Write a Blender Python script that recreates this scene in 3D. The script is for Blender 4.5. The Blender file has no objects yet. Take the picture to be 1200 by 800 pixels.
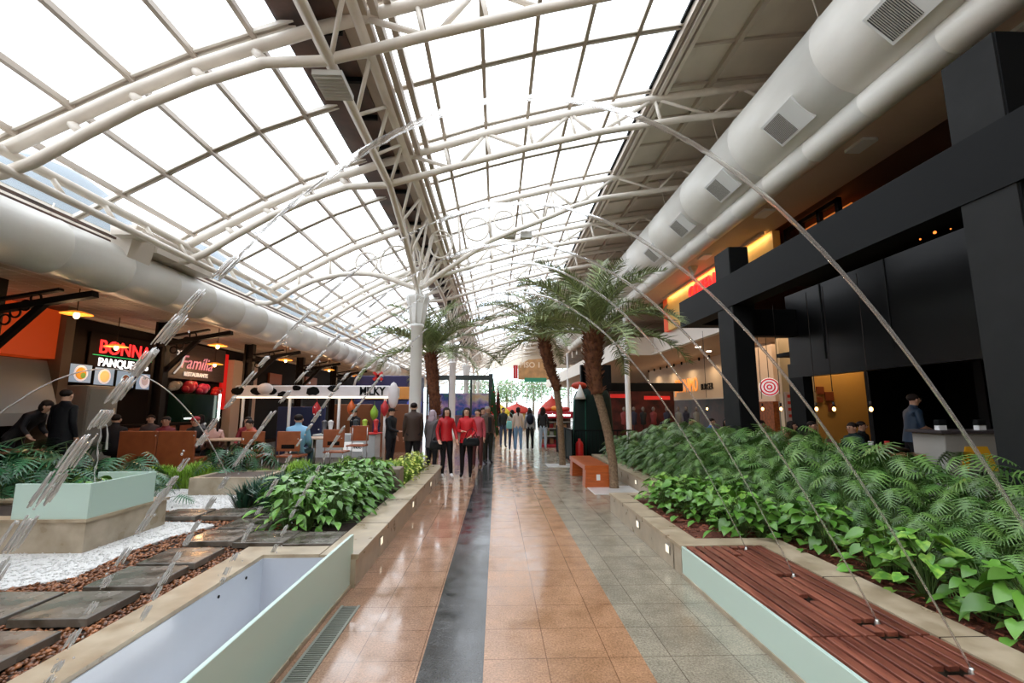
import bpy, math, random
from mathutils import Vector, Matrix, noise
import numpy as np
R = random.Random(7)
PI = math.pi
S = bpy.context.scene
COL = S.collection
# ---------------------------------------------------------------- camera
cam = bpy.data.cameras.new('camera')
cam.sensor_width = 36.0
cam.lens = 540.0/1200*36
cam.clip_start = .05; cam.clip_end = 400
co = bpy.data.objects.new('camera', cam); COL.objects.link(co)
co.location = (0, 0, 1.65)
co.rotation_mode = 'XYZ'
co.rotation_euler = (math.radians(90+8.219), 0, math.radians(-1.89))
S.camera = co
# ---------------------------------------------------------------- world: bright overcast sky
SKY = 3.1
w = bpy.data.worlds.new('overcast'); S.world = w; w.use_nodes = True
nt = w.node_tree; nt.nodes.clear()
wo = nt.nodes.new('ShaderNodeOutputWorld'); bg = nt.nodes.new('ShaderNodeBackground')
tc = nt.nodes.new('ShaderNodeTexCoord'); nz = nt.nodes.new('ShaderNodeTexNoise'); cr = nt.nodes.new('ShaderNodeValToRGB')
nz.inputs['Scale'].default_value = 2.2; nz.inputs['Detail'].default_value = 5
cr.color_ramp.elements[0].position = .35; cr.color_ramp.elements[0].color = (.78, .86, .97, 1)
cr.color_ramp.elements[1].position = .62; cr.color_ramp.elements[1].color = (1, 1, 1, 1)
nt.links.new(tc.outputs['Generated'], nz.inputs['Vector']); nt.links.new(nz.outputs[0], cr.inputs[0])
nt.links.new(cr.outputs[0], bg.inputs[0]); bg.inputs[1].default_value = SKY
nt.links.new(bg.outputs[0], wo.inputs[0])
S.view_settings.view_transform = 'Standard'; S.view_settings.look = 'None'
S.view_settings.gamma = 1; S.view_settings.use_curve_mapping = False
S.view_settings.exposure = 0.28
S.cycles.max_bounces = 7; S.cycles.diffuse_bounces = 4; S.cycles.glossy_bounces = 3
S.cycles.transmission_bounces = 5; S.cycles.transparent_max_bounces = 24
S.cycles.caustics_reflective = False; S.cycles.caustics_refractive = False
S.cycles.sample_clamp_indirect = 6
S.cycles.use_denoising = True
S.cycles.blur_glossy = .5
# ---------------------------------------------------------------- materials
MC = {}
def mat(name, col, rough=.6, metal=0, emit=None, es=1, var=0, scale=8, bump=0, col2=None, coat=0, island=0, spec=.5, detail=4, lo=.35, hi=.65, stretch=None, rvar=0, alpha=1, trans=0):
    if name in MC: return MC[name]
    m = bpy.data.materials.new(name); m.use_nodes = True
    n = m.node_tree; b = n.nodes['Principled BSDF']
    b.inputs['Base Color'].default_value = (*col, 1); b.inputs['Roughness'].default_value = rough
    b.inputs['Metallic'].default_value = metal; b.inputs['Coat Weight'].default_value = coat
    b.inputs['Specular IOR Level'].default_value = spec; b.inputs['Alpha'].default_value = alpha
    b.inputs['Transmission Weight'].default_value = trans
    L = n.links.new
    if col2 is not None or var or bump or rvar:
        t = n.nodes.new('ShaderNodeTexCoord'); z = n.nodes.new('ShaderNodeTexNoise')
        z.inputs['Scale'].default_value = scale; z.inputs['Detail'].default_value = detail
        src = t.outputs['Object']
        if stretch:
            mp = n.nodes.new('ShaderNodeMapping'); mp.inputs['Scale'].default_value = stretch
            L(src, mp.inputs[0]); src = mp.outputs[0]
        L(src, z.inputs['Vector'])
        if col2 is None and var: col2 = tuple(max(0, c*(1-var)) for c in col)
        if col2 is not None:
            r = n.nodes.new('ShaderNodeValToRGB')
            r.color_ramp.elements[0].position = lo; r.color_ramp.elements[0].color = (*col2, 1)
            r.color_ramp.elements[1].position = hi; r.color_ramp.elements[1].color = (*col, 1)
            L(z.outputs[0], r.inputs[0]); L(r.outputs[0], b.inputs['Base Color'])
        if bump:
            u = n.nodes.new('ShaderNodeBump'); u.inputs['Strength'].default_value = bump; u.inputs['Distance'].default_value = .02
            L(z.outputs[0], u.inputs['Height']); L(u.outputs[0], b.inputs['Normal'])
        if rvar:
            q = n.nodes.new('ShaderNodeMapRange'); q.inputs[1].default_value = .3; q.inputs[2].default_value = .7
            q.inputs[3].default_value = max(.02, rough-rvar); q.inputs[4].default_value = rough+rvar
            L(z.outputs[0], q.inputs[0]); L(q.outputs[0], b.inputs['Roughness'])
    if island:
        g = n.nodes.new('ShaderNodeNewGeometry'); h = n.nodes.new('ShaderNodeHueSaturation')
        q = n.nodes.new('ShaderNodeMapRange'); q.inputs[3].default_value = 1-island; q.inputs[4].default_value = 1+island
        L(g.outputs['Random Per Island'], q.inputs[0]); L(q.outputs[0], h.inputs['Value'])
        if b.inputs['Base Color'].is_linked:
            s = b.inputs['Base Color'].links[0].from_socket; L(s, h.inputs['Color'])
        else: h.inputs['Color'].default_value = (*col, 1)
        L(h.outputs[0], b.inputs['Base Color'])
    if emit:
        b.inputs['Emission Color'].default_value = (*emit, 1); b.inputs['Emission Strength'].default_value = es
    MC[name] = m
    return m
def thin_glass(name, tint=(1, 1, 1), refl=.06, rough=.0, frost=0):
    m = bpy.data.materials.new(name); m.use_nodes = True; n = m.node_tree; n.nodes.clear(); L = n.links.new
    o = n.nodes.new('ShaderNodeOutputMaterial'); t = n.nodes.new('ShaderNodeBsdfTransparent'); g = n.nodes.new('ShaderNodeBsdfGlossy')
    t.inputs[0].default_value = (*tint, 1); g.inputs['Roughness'].default_value = rough
    x = n.nodes.new('ShaderNodeMixShader'); x.inputs[0].default_value = refl
    L(t.outputs[0], x.inputs[1]); L(g.outputs[0], x.inputs[2]); last = x
    if frost:
        d = n.nodes.new('ShaderNodeBsdfPrincipled'); d.inputs['Base Color'].default_value = (*tint, 1); d.inputs['Roughness'].default_value = .15
        y = n.nodes.new('ShaderNodeMixShader'); y.inputs[0].default_value = frost
        L(x.outputs[0], y.inputs[1]); L(d.outputs[0], y.inputs[2]); last = y
    L(last.outputs[0], o.inputs[0]); MC[name] = m
    return m
M = dict(
 steel=mat('cream painted steel', (.80, .74, .66), .45, var=.10, scale=3),
 bar=mat('bronze grey glazing bar', (.48, .41, .34), .45, metal=.2),
 barw=mat('off white glazing bar', (.72, .68, .62), .45),
 dkbox=mat('rusty brown gutter', (.035, .02, .014), .5, col2=(.12, .055, .035), scale=1.6),
 tan=mat('tan gutter steel', (.56, .46, .37), .5, var=.25, scale=1.5),
 colw=mat('white column paint', (.82, .82, .80), .4, var=.06, scale=2),
 duct=mat('pale painted duct', (.74, .73, .69), .42, col2=(.64, .62, .57), scale=1.3, stretch=(1, .5, 1)),
 ductd=mat('grey duct sheet', (.55, .54, .50), .5, var=.1, scale=2),  # slightly mottled grey for speakers, cable tray and grille slats
 grille=mat('dark grille', (.05, .05, .055), .5), flange=mat('white grille flange', (.78, .80, .80), .4),
 roofp=mat('beige roof panel', (.72, .66, .57), .7, var=.12, scale=1),
 purl=mat('beige purlin', (.50, .44, .37), .6),
 soffit=mat('beige slatted soffit', (.62, .54, .45), .6, var=.1, scale=1),
 darkst=mat('dark brown steel', (.012, .008, .007), .6, spec=.2),
 stone=mat('tan stone coping', (.50, .41, .29), .38, col2=(.34, .26, .17), scale=5, detail=8, rvar=.12),
 stonew=mat('tan stone cladding', (.50, .42, .32), .35, col2=(.34, .275, .19), scale=4, detail=8, rvar=.1),
 paver=mat('wet dark slate paver', (.19, .17, .145), .2, col2=(.07, .058, .042), scale=5, detail=8, rvar=.15),
 mulch=mat('red bark mulch', (.19, .05, .022), .8, col2=(.07, .02, .01), scale=40, bump=1),
 bark=mat('bark chips', (.22, .062, .03), .7, island=.5),
 soil=mat('dark soil', (.05, .03, .02), .9, var=.5, scale=30),
 lilac=mat('pale lilac basin panel', (.50, .53, .60), .12, var=.04, scale=3),
 jatoba=mat('red brown deck timber', (.27, .085, .05), .38, col2=(.13, .036, .024), scale=5, stretch=(6, .6, 6), island=.25, rvar=.12),
 black=mat('black painted metal', (.006, .0065, .007), .6, spec=.12), blackg=mat('black gloss panel', (.008, .008, .0085), .3, spec=.25),
 char=mat('charcoal seam and skylit post', (.020, .0205, .0205), .7, var=.15, scale=3, spec=.15),  # panel seam colour, also the painted skylit tone of the portal posts
 orangew=mat('orange varnished timber', (.56, .13, .028), .28, col2=(.42, .085, .018), scale=4, stretch=(1, 8, 8)),
 chairw=mat('orange brown plywood', (.33, .085, .028), .4, col2=(.25, .06, .02), scale=5),
 chrome=mat('brushed chrome', (.6, .6, .6), .3, metal=1),
 marble=mat('white marble slab', (.78, .78, .77), .2, var=.12, scale=6),
 white=mat('white laminate', (.8, .8, .8), .4), red=mat('signal red', (.6, .012, .012), .4),
 beige=mat('warm beige plaster', (.66, .52, .42), .7, var=.08, scale=1), cream=mat('cream plaster', (.72, .66, .56), .7),
 ochre=mat('ochre plaster', (.62, .33, .08), .7, var=.12, scale=.8), yellow=mat('golden panel', (.80, .55, .16), .5, col2=(.72, .42, .1), scale=1.5),
 darkb=mat('near black brown', (.010, .006, .005), .7, spec=.12), brownw=mat('brown timber panel', (.06, .025, .014), .5, col2=(.035, .014, .008), scale=3, stretch=(1, 1, 6)),
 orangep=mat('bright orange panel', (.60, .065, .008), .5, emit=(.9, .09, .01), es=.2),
 skin=mat('light skin', (.62, .36, .25), .5), skin2=mat('tan skin', (.42, .22, .14), .5),
 hairb=mat('dark brown hair', (.016, .009, .007), .6, spec=.2), hairg=mat('grey hair', (.28, .26, .25), .5), hairm=mat('mauve grey hair', (.42, .33, .38), .5),
 gr1=mat('glossy broad leaf', (.16, .36, .05), .3, col2=(.08, .22, .03), scale=2, island=.38),
 gr2=mat('deep green lobed leaf', (.135, .25, .05), .36, col2=(.055, .135, .03), scale=2, island=.5),
 gr3=mat('lime arrowhead leaf', (.27, .48, .07), .4, col2=(.10, .28, .04), scale=22, island=.3, lo=.4, hi=.6),
 gr4=mat('fine bright green grass', (.27, .46, .05), .6, island=.4), gr5=mat('blue green blade', (.03, .095, .055), .4, island=.4),
 gr6=mat('dark monstera leaf', (.035, .12, .05), .28, island=.35), gr7=mat('yellow green small leaf', (.45, .50, .07), .5, island=.35),
 stem=mat('green stem', (.09, .16, .04), .5), frond=mat('palm frond green', (.21, .26, .11), .5, island=.45), rach=mat('palm rachis', (.26, .32, .12), .5),
 trunkr=mat('rust palm fibre', (.20, .075, .032), .9, col2=(.09, .032, .016), scale=14, bump=.6), trunk=mat('grey brown palm trunk', (.28, .19, .115), .85, col2=(.16, .10, .06), scale=30, bump=.6),
 lampo=mat('amber lamp shade', (.8, .28, .05), .4, emit=(1, .30, .03), es=.6), bulb=mat('warm bulb', (1, .8, .5), .4, emit=(1, .50, .16), es=6),
 cord=mat('dark cord', (.02, .012, .01), .6), led=mat('cool white light strip', (1, 1, 1), .4, emit=(.85, 1, .9), es=2.5), down=mat('downlight lens', (1, 1, 1), .4, emit=(1, .9, .75), es=6),
 eye=mat('dark eye', (.01, .008, .006), .2), lip=mat('lip red', (.35, .06, .05), .4),
 fascia=mat('off white fascia', (.66, .60, .53), .5, var=.05, scale=1), water=None)
def C3(r, g, b, rough=.7, **k): return mat('paint %.3f %.3f %.3f %.1f' % (r, g, b, rough), (r, g, b), rough, spec=.15 if max(r, g, b) < .06 else .4, **k)
M['glass'] = thin_glass('roof glass', (.97, .985, 1.0), .03)
M['clear'] = thin_glass('clear glass', (.93, .96, .95), .06)
M['aqua'] = thin_glass('aqua basin glass', (.68, .86, .78), .05, .02, frost=.84)
# water
m = bpy.data.materials.new('fountain water'); m.use_nodes = True; n = m.node_tree; n.nodes.clear(); L = n.links.new
o = n.nodes.new('ShaderNodeOutputMaterial'); g = n.nodes.new('ShaderNodeBsdfGlass'); g.inputs['IOR'].default_value = 1.2; g.inputs['Roughness'].default_value = .03
t = n.nodes.new('ShaderNodeBsdfTransparent'); t.inputs[0].default_value = (.93, .93, .92, 1); d = n.nodes.new('ShaderNodeBsdfPrincipled'); d.inputs['Base Color'].default_value = (.95, .94, .92, 1); d.inputs['Roughness'].default_value = .1
x = n.nodes.new('ShaderNodeMixShader'); x.inputs[0].default_value = .5; y = n.nodes.new('ShaderNodeMixShader'); y.inputs[0].default_value = .30
L(t.outputs[0], x.inputs[1]); L(g.outputs[0], x.inputs[2]); L(x.outputs[0], y.inputs[1]); L(d.outputs[0], y.inputs[2]); L(y.outputs[0], o.inputs[0])
M['water'] = m
m = m.copy(); m.name = 'clear water stream'; M['stream'] = m
mix = [q for q in m.node_tree.nodes if q.type == 'MIX_SHADER']; mix[0].inputs[0].default_value = .55; mix[1].inputs[0].default_value = .16
# ---------------------------------------------------------------- mesh helper
class MB:
    def __init__(s): s.v = []; s.f = []; s.m = []; s.sm = []
    def add(s, vs, fs, mi=0, smooth=False):
        k = len(s.v); s.v.extend([tuple(p) for p in vs])
        for f in fs: s.f.append([i+k for i in f]); s.m.append(mi); s.sm.append(smooth)
        return s
    def box(s, x0, x1, y0, y1, z0, z1, mi=0):
        return s.add([(x, y, z) for z in (z0, z1) for y in (y0, y1) for x in (x0, x1)],
                     [(0, 2, 3, 1), (4, 5, 7, 6), (0, 1, 5, 4), (2, 6, 7, 3), (0, 4, 6, 2), (1, 3, 7, 5)], mi)
    def bbox(s, x0, x1, y0, y1, z0, z1, b=.01, mi=0):
        # box with bevelled upright and top edges
        def ring(z, i): return [(x0+i+b*(k in (0,)), 0, 0) for k in ()]
        P = [(x0+b, y0), (x1-b, y0), (x1, y0+b), (x1, y1-b), (x1-b, y1), (x0+b, y1), (x0, y1-b), (x0, y0+b)]
        Q = [(x0+2*b, y0+b), (x1-2*b, y0+b), (x1-b, y0+2*b), (x1-b, y1-2*b), (x1-2*b, y1-b), (x0+2*b, y1-b), (x0+b, y1-2*b), (x0+b, y0+2*b)]
        vs = [(x, y, z0) for x, y in P]+[(x, y, z1-b) for x, y in P]+[(x, y, z1) for x, y in Q]
        fs = [list(range(7, -1, -1)), list(range(16, 24))]
        for i in range(8):
            j = (i+1) % 8; fs += [(i, j, j+8, i+8), (i+8, j+8, j+16, i+16)]
        return s.add(vs, fs, mi)
    def beam(s, a, b, w, h, mi=0, up=(0, 0, 1)):
        a = Vector(a); b = Vector(b); d = (b-a).normalized(); x = d.cross(Vector(up))
        x = x.normalized() if x.length > 1e-4 else Vector((1, 0, 0)); u = x.cross(d)
        vs = [p+x*(i*w/2)+u*(j*h/2) for p in (a, b) for i, j in ((-1, -1), (1, -1), (1, 1), (-1, 1))]
        return s.add(vs, [(3, 2, 1, 0), (4, 5, 6, 7), (0, 1, 5, 4), (1, 2, 6, 5), (2, 3, 7, 6), (3, 0, 4, 7)], mi)
    def tube(s, pts, r, n=8, mi=0, caps=True, smooth=True, closed=False):
        P = [Vector(p) for p in pts]; k = len(P)
        rr = r if isinstance(r, (list, tuple)) else [r]*k
        vs = []; ref = None
        for i in range(k):
            if closed: d = P[(i+1) % k]-P[i-1]
            else: d = P[min(i+1, k-1)]-P[max(i-1, 0)]
            d = d.normalized() if d.length > 1e-9 else Vector((0, 0, 1))
            if ref is None: ref = Vector((0, 0, 1)) if abs(d.z) < .9 else Vector((1, 0, 0))
            x = d.cross(ref); x = x.normalized() if x.length > 1e-5 else Vector((1, 0, 0)); u = x.cross(d).normalized(); ref = u
            vs += [P[i]+(x*math.cos(2*PI*j/n)+u*math.sin(2*PI*j/n))*rr[i] for j in range(n)]
        fs = []
        for i in range(k if closed else k-1):
            a = i*n; b = ((i+1) % k)*n
            fs += [(a+j, a+(j+1) % n, b+(j+1) % n, b+j) for j in range(n)]
        if caps and not closed: fs += [list(range(n-1, -1, -1)), list(range((k-1)*n, k*n))]
        return s.add(vs, fs, mi, smooth)
    def lathe(s, prof, c=(0, 0, 0), n=20, mi=0, smooth=True, axis='z', sx=1, sy=1):
        vs = []
        for r, z in prof:
            for j in range(n):
                a = 2*PI*j/n; p = (r*math.cos(a)*sx, r*math.sin(a)*sy, z)
                if axis == 'y': p = (p[0], z, p[1])
                if axis == 'x': p = (z, p[0], p[1])
                vs.append((p[0]+c[0], p[1]+c[1], p[2]+c[2]))
        fs = []
        for i in range(len(prof)-1): fs += [(i*n+j, i*n+(j+1) % n, (i+1)*n+(j+1) % n, (i+1)*n+j) for j in range(n)]
        fs += [list(range(n-1, -1, -1)), list(range((len(prof)-1)*n, len(prof)*n))]
        return s.add(vs, fs, mi, smooth)
    def ball(s, c, rx, ry=None, rz=None, n=12, mi=0):
        ry = rx if ry is None else ry; rz = rx if rz is None else rz; k = max(4, n//2)
        return s.lathe([(max(.001, math.sin(PI*i/k)), 0) for i in range(k+1)], n=n, mi=mi) if 0 else s._ball(c, rx, ry, rz, n, k, mi)
    def _ball(s, c, rx, ry, rz, n, k, mi):
        vs = [(c[0]+rx*math.sin(PI*i/k)*math.cos(2*PI*j/n), c[1]+ry*math.sin(PI*i/k)*math.sin(2*PI*j/n), c[2]-rz*math.cos(PI*i/k)) for i in range(1, k) for j in range(n)]
        a = len(vs); vs += [(c[0], c[1], c[2]-rz), (c[0], c[1], c[2]+rz)]; fs = []
        for i in range(k-2): fs += [(i*n+j, i*n+(j+1) % n, (i+1)*n+(j+1) % n, (i+1)*n+j) for j in range(n)]
        fs += [(a, (j+1) % n, j) for j in range(n)]+[(a+1, (k-2)*n+j, (k-2)*n+(j+1) % n) for j in range(n)]
        return s.add(vs, fs, mi, True)
    def prism(s, poly, a0, a1, axis='y', mi=0):
        def P(p, t): return {'y': (p[0], t, p[1]), 'x': (t, p[0], p[1]), 'z': (p[0], p[1], t)}[axis]
        n = len(poly); vs = [P(p, a0) for p in poly]+[P(p, a1) for p in poly]
        fs = [list(range(n)), list(range(2*n-1, n-1, -1))]+[(i, i+n, (i+1) % n+n, (i+1) % n) for i in range(n)]
        return s.add(vs, fs, mi)
    def strip(s, prof, y0, y1, mi=0, th=0):
        # sheet following an x,z profile, extruded in y, with thickness th upward
        n = len(prof); top = [(x, z+th) for x, z in prof]
        if th: return s.prism(prof+top[::-1], y0, y1, 'y', mi)
        vs = [(x, y0, z) for x, z in prof]+[(x, y1, z) for x, z in prof]
        return s.add(vs, [(i, i+1, i+1+n, i+n) for i in range(n-1)], mi)
    def xform(s, mtx):
        s.v = [tuple(mtx @ Vector(p)) for p in s.v]; return s
    def merge(s, o, mtx=None):
        return s.add([(mtx @ Vector(p)) if mtx else p for p in o.v], [], 0) or s
    def join(s, o, mtx=None):
        k = len(s.v); s.v.extend([tuple(mtx @ Vector(p)) if mtx else p for p in o.v])
        s.f.extend([[i+k for i in f] for f in o.f]); s.m.extend(o.m); s.sm.extend(o.sm); return s
    def build(s, name, mats, parent=None, loc=None, rz=0, world=False):
        me = bpy.data.meshes.new(name)
        v = s.v
        if world and parent is not None:
            l = parent.location; v = [(p[0]-l[0], p[1]-l[1], p[2]-l[2]) for p in v]
        me.from_pydata(v, [], s.f)
        for q in (mats if isinstance(mats, (list, tuple)) else [mats]): me.materials.append(q)
        if s.m and max(s.m) > 0: me.polygons.foreach_set('material_index', s.m)
        me.polygons.foreach_set('use_smooth', s.sm)
        me.update()
        o = bpy.data.objects.new(name, me); COL.objects.link(o)
        if parent is not None: o.parent = parent
        if loc is not None: o.location = loc
        if rz: o.rotation_euler.z = rz
        return o
def tag(o, label=None, cat=None, group=None, kind=None):
    if label: o['label'] = label
    if cat: o['category'] = cat
    if group: o['group'] = group
    if kind: o['kind'] = kind
    return o
def thing(name, label, cat, loc=(0, 0, 0), rz=0, group=None):
    o = bpy.data.objects.new(name, None); COL.objects.link(o); o.location = loc; o.rotation_euler.z = rz
    return tag(o, label, cat, group)
def struct(o): o['kind'] = 'structure'; return o
def copy_tree(o, loc=None, rz=None, label=None, parent=None, scale=None, group=None):
    c = o.copy(); COL.objects.link(c)
    if parent: c.parent = parent
    if loc is not None: c.location = loc
    if rz is not None: c.rotation_euler.z = rz
    if scale is not None: c.scale = (scale,)*3
    if label: c['label'] = label
    if group: c['group'] = group
    for ch in list(o.children): copy_tree(ch, parent=c)
    return c
def text(name, body, size, material, parent, loc, rot, extrude=.01, align='CENTER', sx=1, label=None, shear=0, bold=0):
    cu = bpy.data.curves.new(name, 'FONT'); cu.body = body; cu.size = size; cu.extrude = extrude; cu.align_x = align; cu.align_y = 'CENTER'; cu.shear = shear; cu.offset = bold
    t = bpy.data.objects.new(name, cu); COL.objects.link(t)
    dg = bpy.context.evaluated_depsgraph_get(); dg.update()
    me = bpy.data.meshes.new_from_object(t.evaluated_get(dg)); bpy.data.objects.remove(t); bpy.data.curves.remove(cu)
    me.materials.clear(); me.materials.append(material)
    o = bpy.data.objects.new(name, me); COL.objects.link(o); o.parent = parent; o.location = loc; o.rotation_euler = rot; o.scale = (sx, 1, 1)
    if label: o['label'] = label
    return o
def sub(o, part):
    o.parent = part; return o
def interp(prof, x):
    if x <= prof[0][0]:
        a, b = prof[0], prof[1]
    elif x >= prof[-1][0]: a, b = prof[-2], prof[-1]
    else:
        for a, b in zip(prof, prof[1:]):
            if a[0] <= x <= b[0]: break
    return a[1]+(b[1]-a[1])*(x-a[0])/(b[0]-a[0])
# ================================================================ FLOOR
def floor_mat():
    m = bpy.data.materials.new('wet granite floor'); m.use_nodes = True; n = m.node_tree; L = n.links.new; b = n.nodes['Principled BSDF']
    t = n.nodes.new('ShaderNodeTexCoord'); sp = n.nodes.new('ShaderNodeSeparateXYZ'); L(t.outputs['Object'], sp.inputs[0])
    mr = n.nodes.new('ShaderNodeMapRange'); mr.inputs[1].default_value = -2; mr.inputs[2].default_value = 2; L(sp.outputs[0], mr.inputs[0])
    cr = n.nodes.new('ShaderNodeValToRGB'); cr.color_ramp.interpolation = 'CONSTANT'
    e = cr.color_ramp.elements; cols = [(0, (.42, .245, .16)), ((2-.49)/4, (.05, .05, .05)), ((2-.08)/4, (.46, .245, .13)), ((2+.97)/4, (.34, .30, .225))]
    e[0].position = 0; e[0].color = (*cols[0][1], 1); e[1].position = cols[1][0]; e[1].color = (*cols[1][1], 1)
    for p, c in cols[2:]: q = e.new(p); q.color = (*c, 1)
    L(mr.outputs[0], cr.inputs[0])
    def nz(s, d=6, r=.6):
        q = n.nodes.new('ShaderNodeTexNoise'); q.inputs['Scale'].default_value = s; q.inputs['Detail'].default_value = d; q.inputs['Roughness'].default_value = r; L(t.outputs['Object'], q.inputs['Vector']); return q
    def mulc(c, f, lo, hi, a, bb):
        r = n.nodes.new('ShaderNodeMapRange'); r.inputs[1].default_value = lo; r.inputs[2].default_value = hi; r.inputs[3].default_value = a; r.inputs[4].default_value = bb; L(f, r.inputs[0])
        x = n.nodes.new('ShaderNodeVectorMath'); x.operation = 'SCALE'; L(c, x.inputs[0]); L(r.outputs[0], x.inputs['Scale']); return x.outputs[0]
    sp1 = nz(70, 3, .8); st = nz(3.2, 9, .72); big = nz(.7, 4)
    c = mulc(cr.outputs[0], sp1.outputs[0], .35, .65, .62, 1.30)
    c = mulc(c, st.outputs[0], .36, .64, .80, 1.15)
    def brick(w_, off, ms):
        mp = n.nodes.new('ShaderNodeMapping'); mp.inputs['Location'].default_value = off; L(t.outputs['Object'], mp.inputs[0])
        k = n.nodes.new('ShaderNodeTexBrick'); k.offset = 0; k.inputs['Scale'].default_value = 1; k.inputs['Brick Width'].default_value = w_; k.inputs['Row Height'].default_value = .42
        k.inputs['Mortar Size'].default_value = ms; k.inputs['Color1'].default_value = (1, 1, 1, 1); k.inputs['Color2'].default_value = (.88, .88, .88, 1); k.inputs['Mortar'].default_value = (.45, .42, .4, 1); L(mp.outputs[0], k.inputs[0]); return k
    k = brick(.42, (.08, .03, 0), .0035)
    x = n.nodes.new('ShaderNodeMixRGB'); x.blend_type = 'MULTIPLY'; x.inputs[0].default_value = 1; L(c, x.inputs[1]); L(k.outputs[0], x.inputs[2])
    L(x.outputs[0], b.inputs['Base Color'])
    r = n.nodes.new('ShaderNodeMapRange'); r.inputs[1].default_value = .38; r.inputs[2].default_value = .62; r.inputs[3].default_value = .10; r.inputs[4].default_value = .27; L(st.outputs[0], r.inputs[0])
    # left strip is soaked by the fountain and stays smooth
    le = n.nodes.new('ShaderNodeMath'); le.operation = 'LESS_THAN'; le.inputs[1].default_value = -.49; L(sp.outputs[0], le.inputs[0])
    mx = n.nodes.new('ShaderNodeMixRGB'); L(le.outputs[0], mx.inputs[0]); L(r.outputs[0], mx.inputs[1])
    r2 = n.nodes.new('ShaderNodeMapRange'); r2.inputs[1].default_value = .4; r2.inputs[2].default_value = .7; r2.inputs[3].default_value = .05; r2.inputs[4].default_value = .2; L(st.outputs[0], r2.inputs[0]); L(r2.outputs[0], mx.inputs[2])
    L(mx.outputs[0], b.inputs['Roughness'])
    u = n.nodes.new('ShaderNodeBump'); u.inputs['Strength'].default_value = .008; u.inputs['Distance'].default_value = .01; L(st.outputs[0], u.inputs['Height']); L(u.outputs[0], b.inputs['Normal'])
    b.inputs['Specular IOR Level'].default_value = .75
    return m
fl = MB(); [fl.box(*q, -.12, 0) for q in ((-14, -2.17, -8, 64), (-1.38, 16, -8, 64), (-2.17, -1.38, 4.6, 64), (-2.17, -1.38, -8, -1.5))]; struct(fl.build('floor', floor_mat()))
pv = MB().box(-40, 40, 64, 110, -.2, -.02); struct(pv.build('floor_outside', C3(.42, .42, .40)))
LV = .25
pl = MB(); pl.box(-10.5, -5.9, -2, 9.2, 0, LV); pl.box(-10.5, -3.3, 9.2, 13.8, 0, LV); pl.box(-10.5, -9.3, 13.8, 40, 0, LV)
struct(pl.build('floor_raised', mat('brown dining tile', (.06, .035, .025), .4, var=.4, scale=4, spec=.3)))
pr = MB().box(5.4, 14, 2, 13.6, 0, .15); struct(pr.build('floor_restaurant', mat('dark restaurant floor', (.04, .03, .025), .35, var=.3, scale=3)))
# ================================================================ ROOF
TX = [(-6.5, 5.05), (-5.77, 5.47), (-5.02, 5.9), (-4.23, 6.3), (-3.44, 6.62), (-2.5, 6.97), (-1.95, 7.15), (-1.18, 7.4), (-.27, 7.71), (.67, 7.98), (1.63, 8.23), (2.65, 8.46), (3.58, 8.65), (4.6, 8.82), (5.6, 8.97), (6.6, 9.08), (7.6, 9.17), (8.6, 9.24), (10.5, 9.32), (12, 9.34)]
BX = [(-6.95, 4.66), (-6.53, 4.69), (-6.15, 4.86), (-5.53, 5.28), (-4.85, 5.71), (-4.1, 6.08), (-3.26, 6.40), (-2.45, 6.45), (-1.7, 6.67), (-.94, 6.91), (.7, 7.39), (2.24, 7.79), (4.15, 8.15), (5.6, 8.36), (8.6, 8.7), (12, 8.8)]
CX = [(-6.92, 4.66), (-6.6, 4.62), (-6.3, 4.70), (-6.0, 4.93), (-5.7, 5.12), (-5.35, 5.29), (-4.97, 5.41), (-4.55, 5.50), (-4.1, 5.54), (-3.7, 5.52), (-3.35, 5.45), (-2.95, 5.32), (-2.5, 5.14), (-2.3, 5.08), (-2.1, 5.18), (-1.7, 5.52), (-.95, 6.06), (-.2, 6.58), (.5, 6.9), (1.25, 7.2), (2.38, 7.72), (3.22, 7.98), (5.6, 8.36), (8.6, 8.7), (12, 8.8)]
SP = 3.63; Y0 = 2.27
def YK(k): return Y0+SP*k
JX = [-5.77, -5.02, -4.23, -3.44, -1.18, -.27, .67, 1.63, 2.65, 3.58]
def fine(prof, n=3):
    out = []
    for a, b in zip(prof, prof[1:]):
        for i in range(n): out.append((a[0]+(b[0]-a[0])*i/n, a[1]+(b[1]-a[1])*i/n))
    return out+[prof[-1]]
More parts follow.
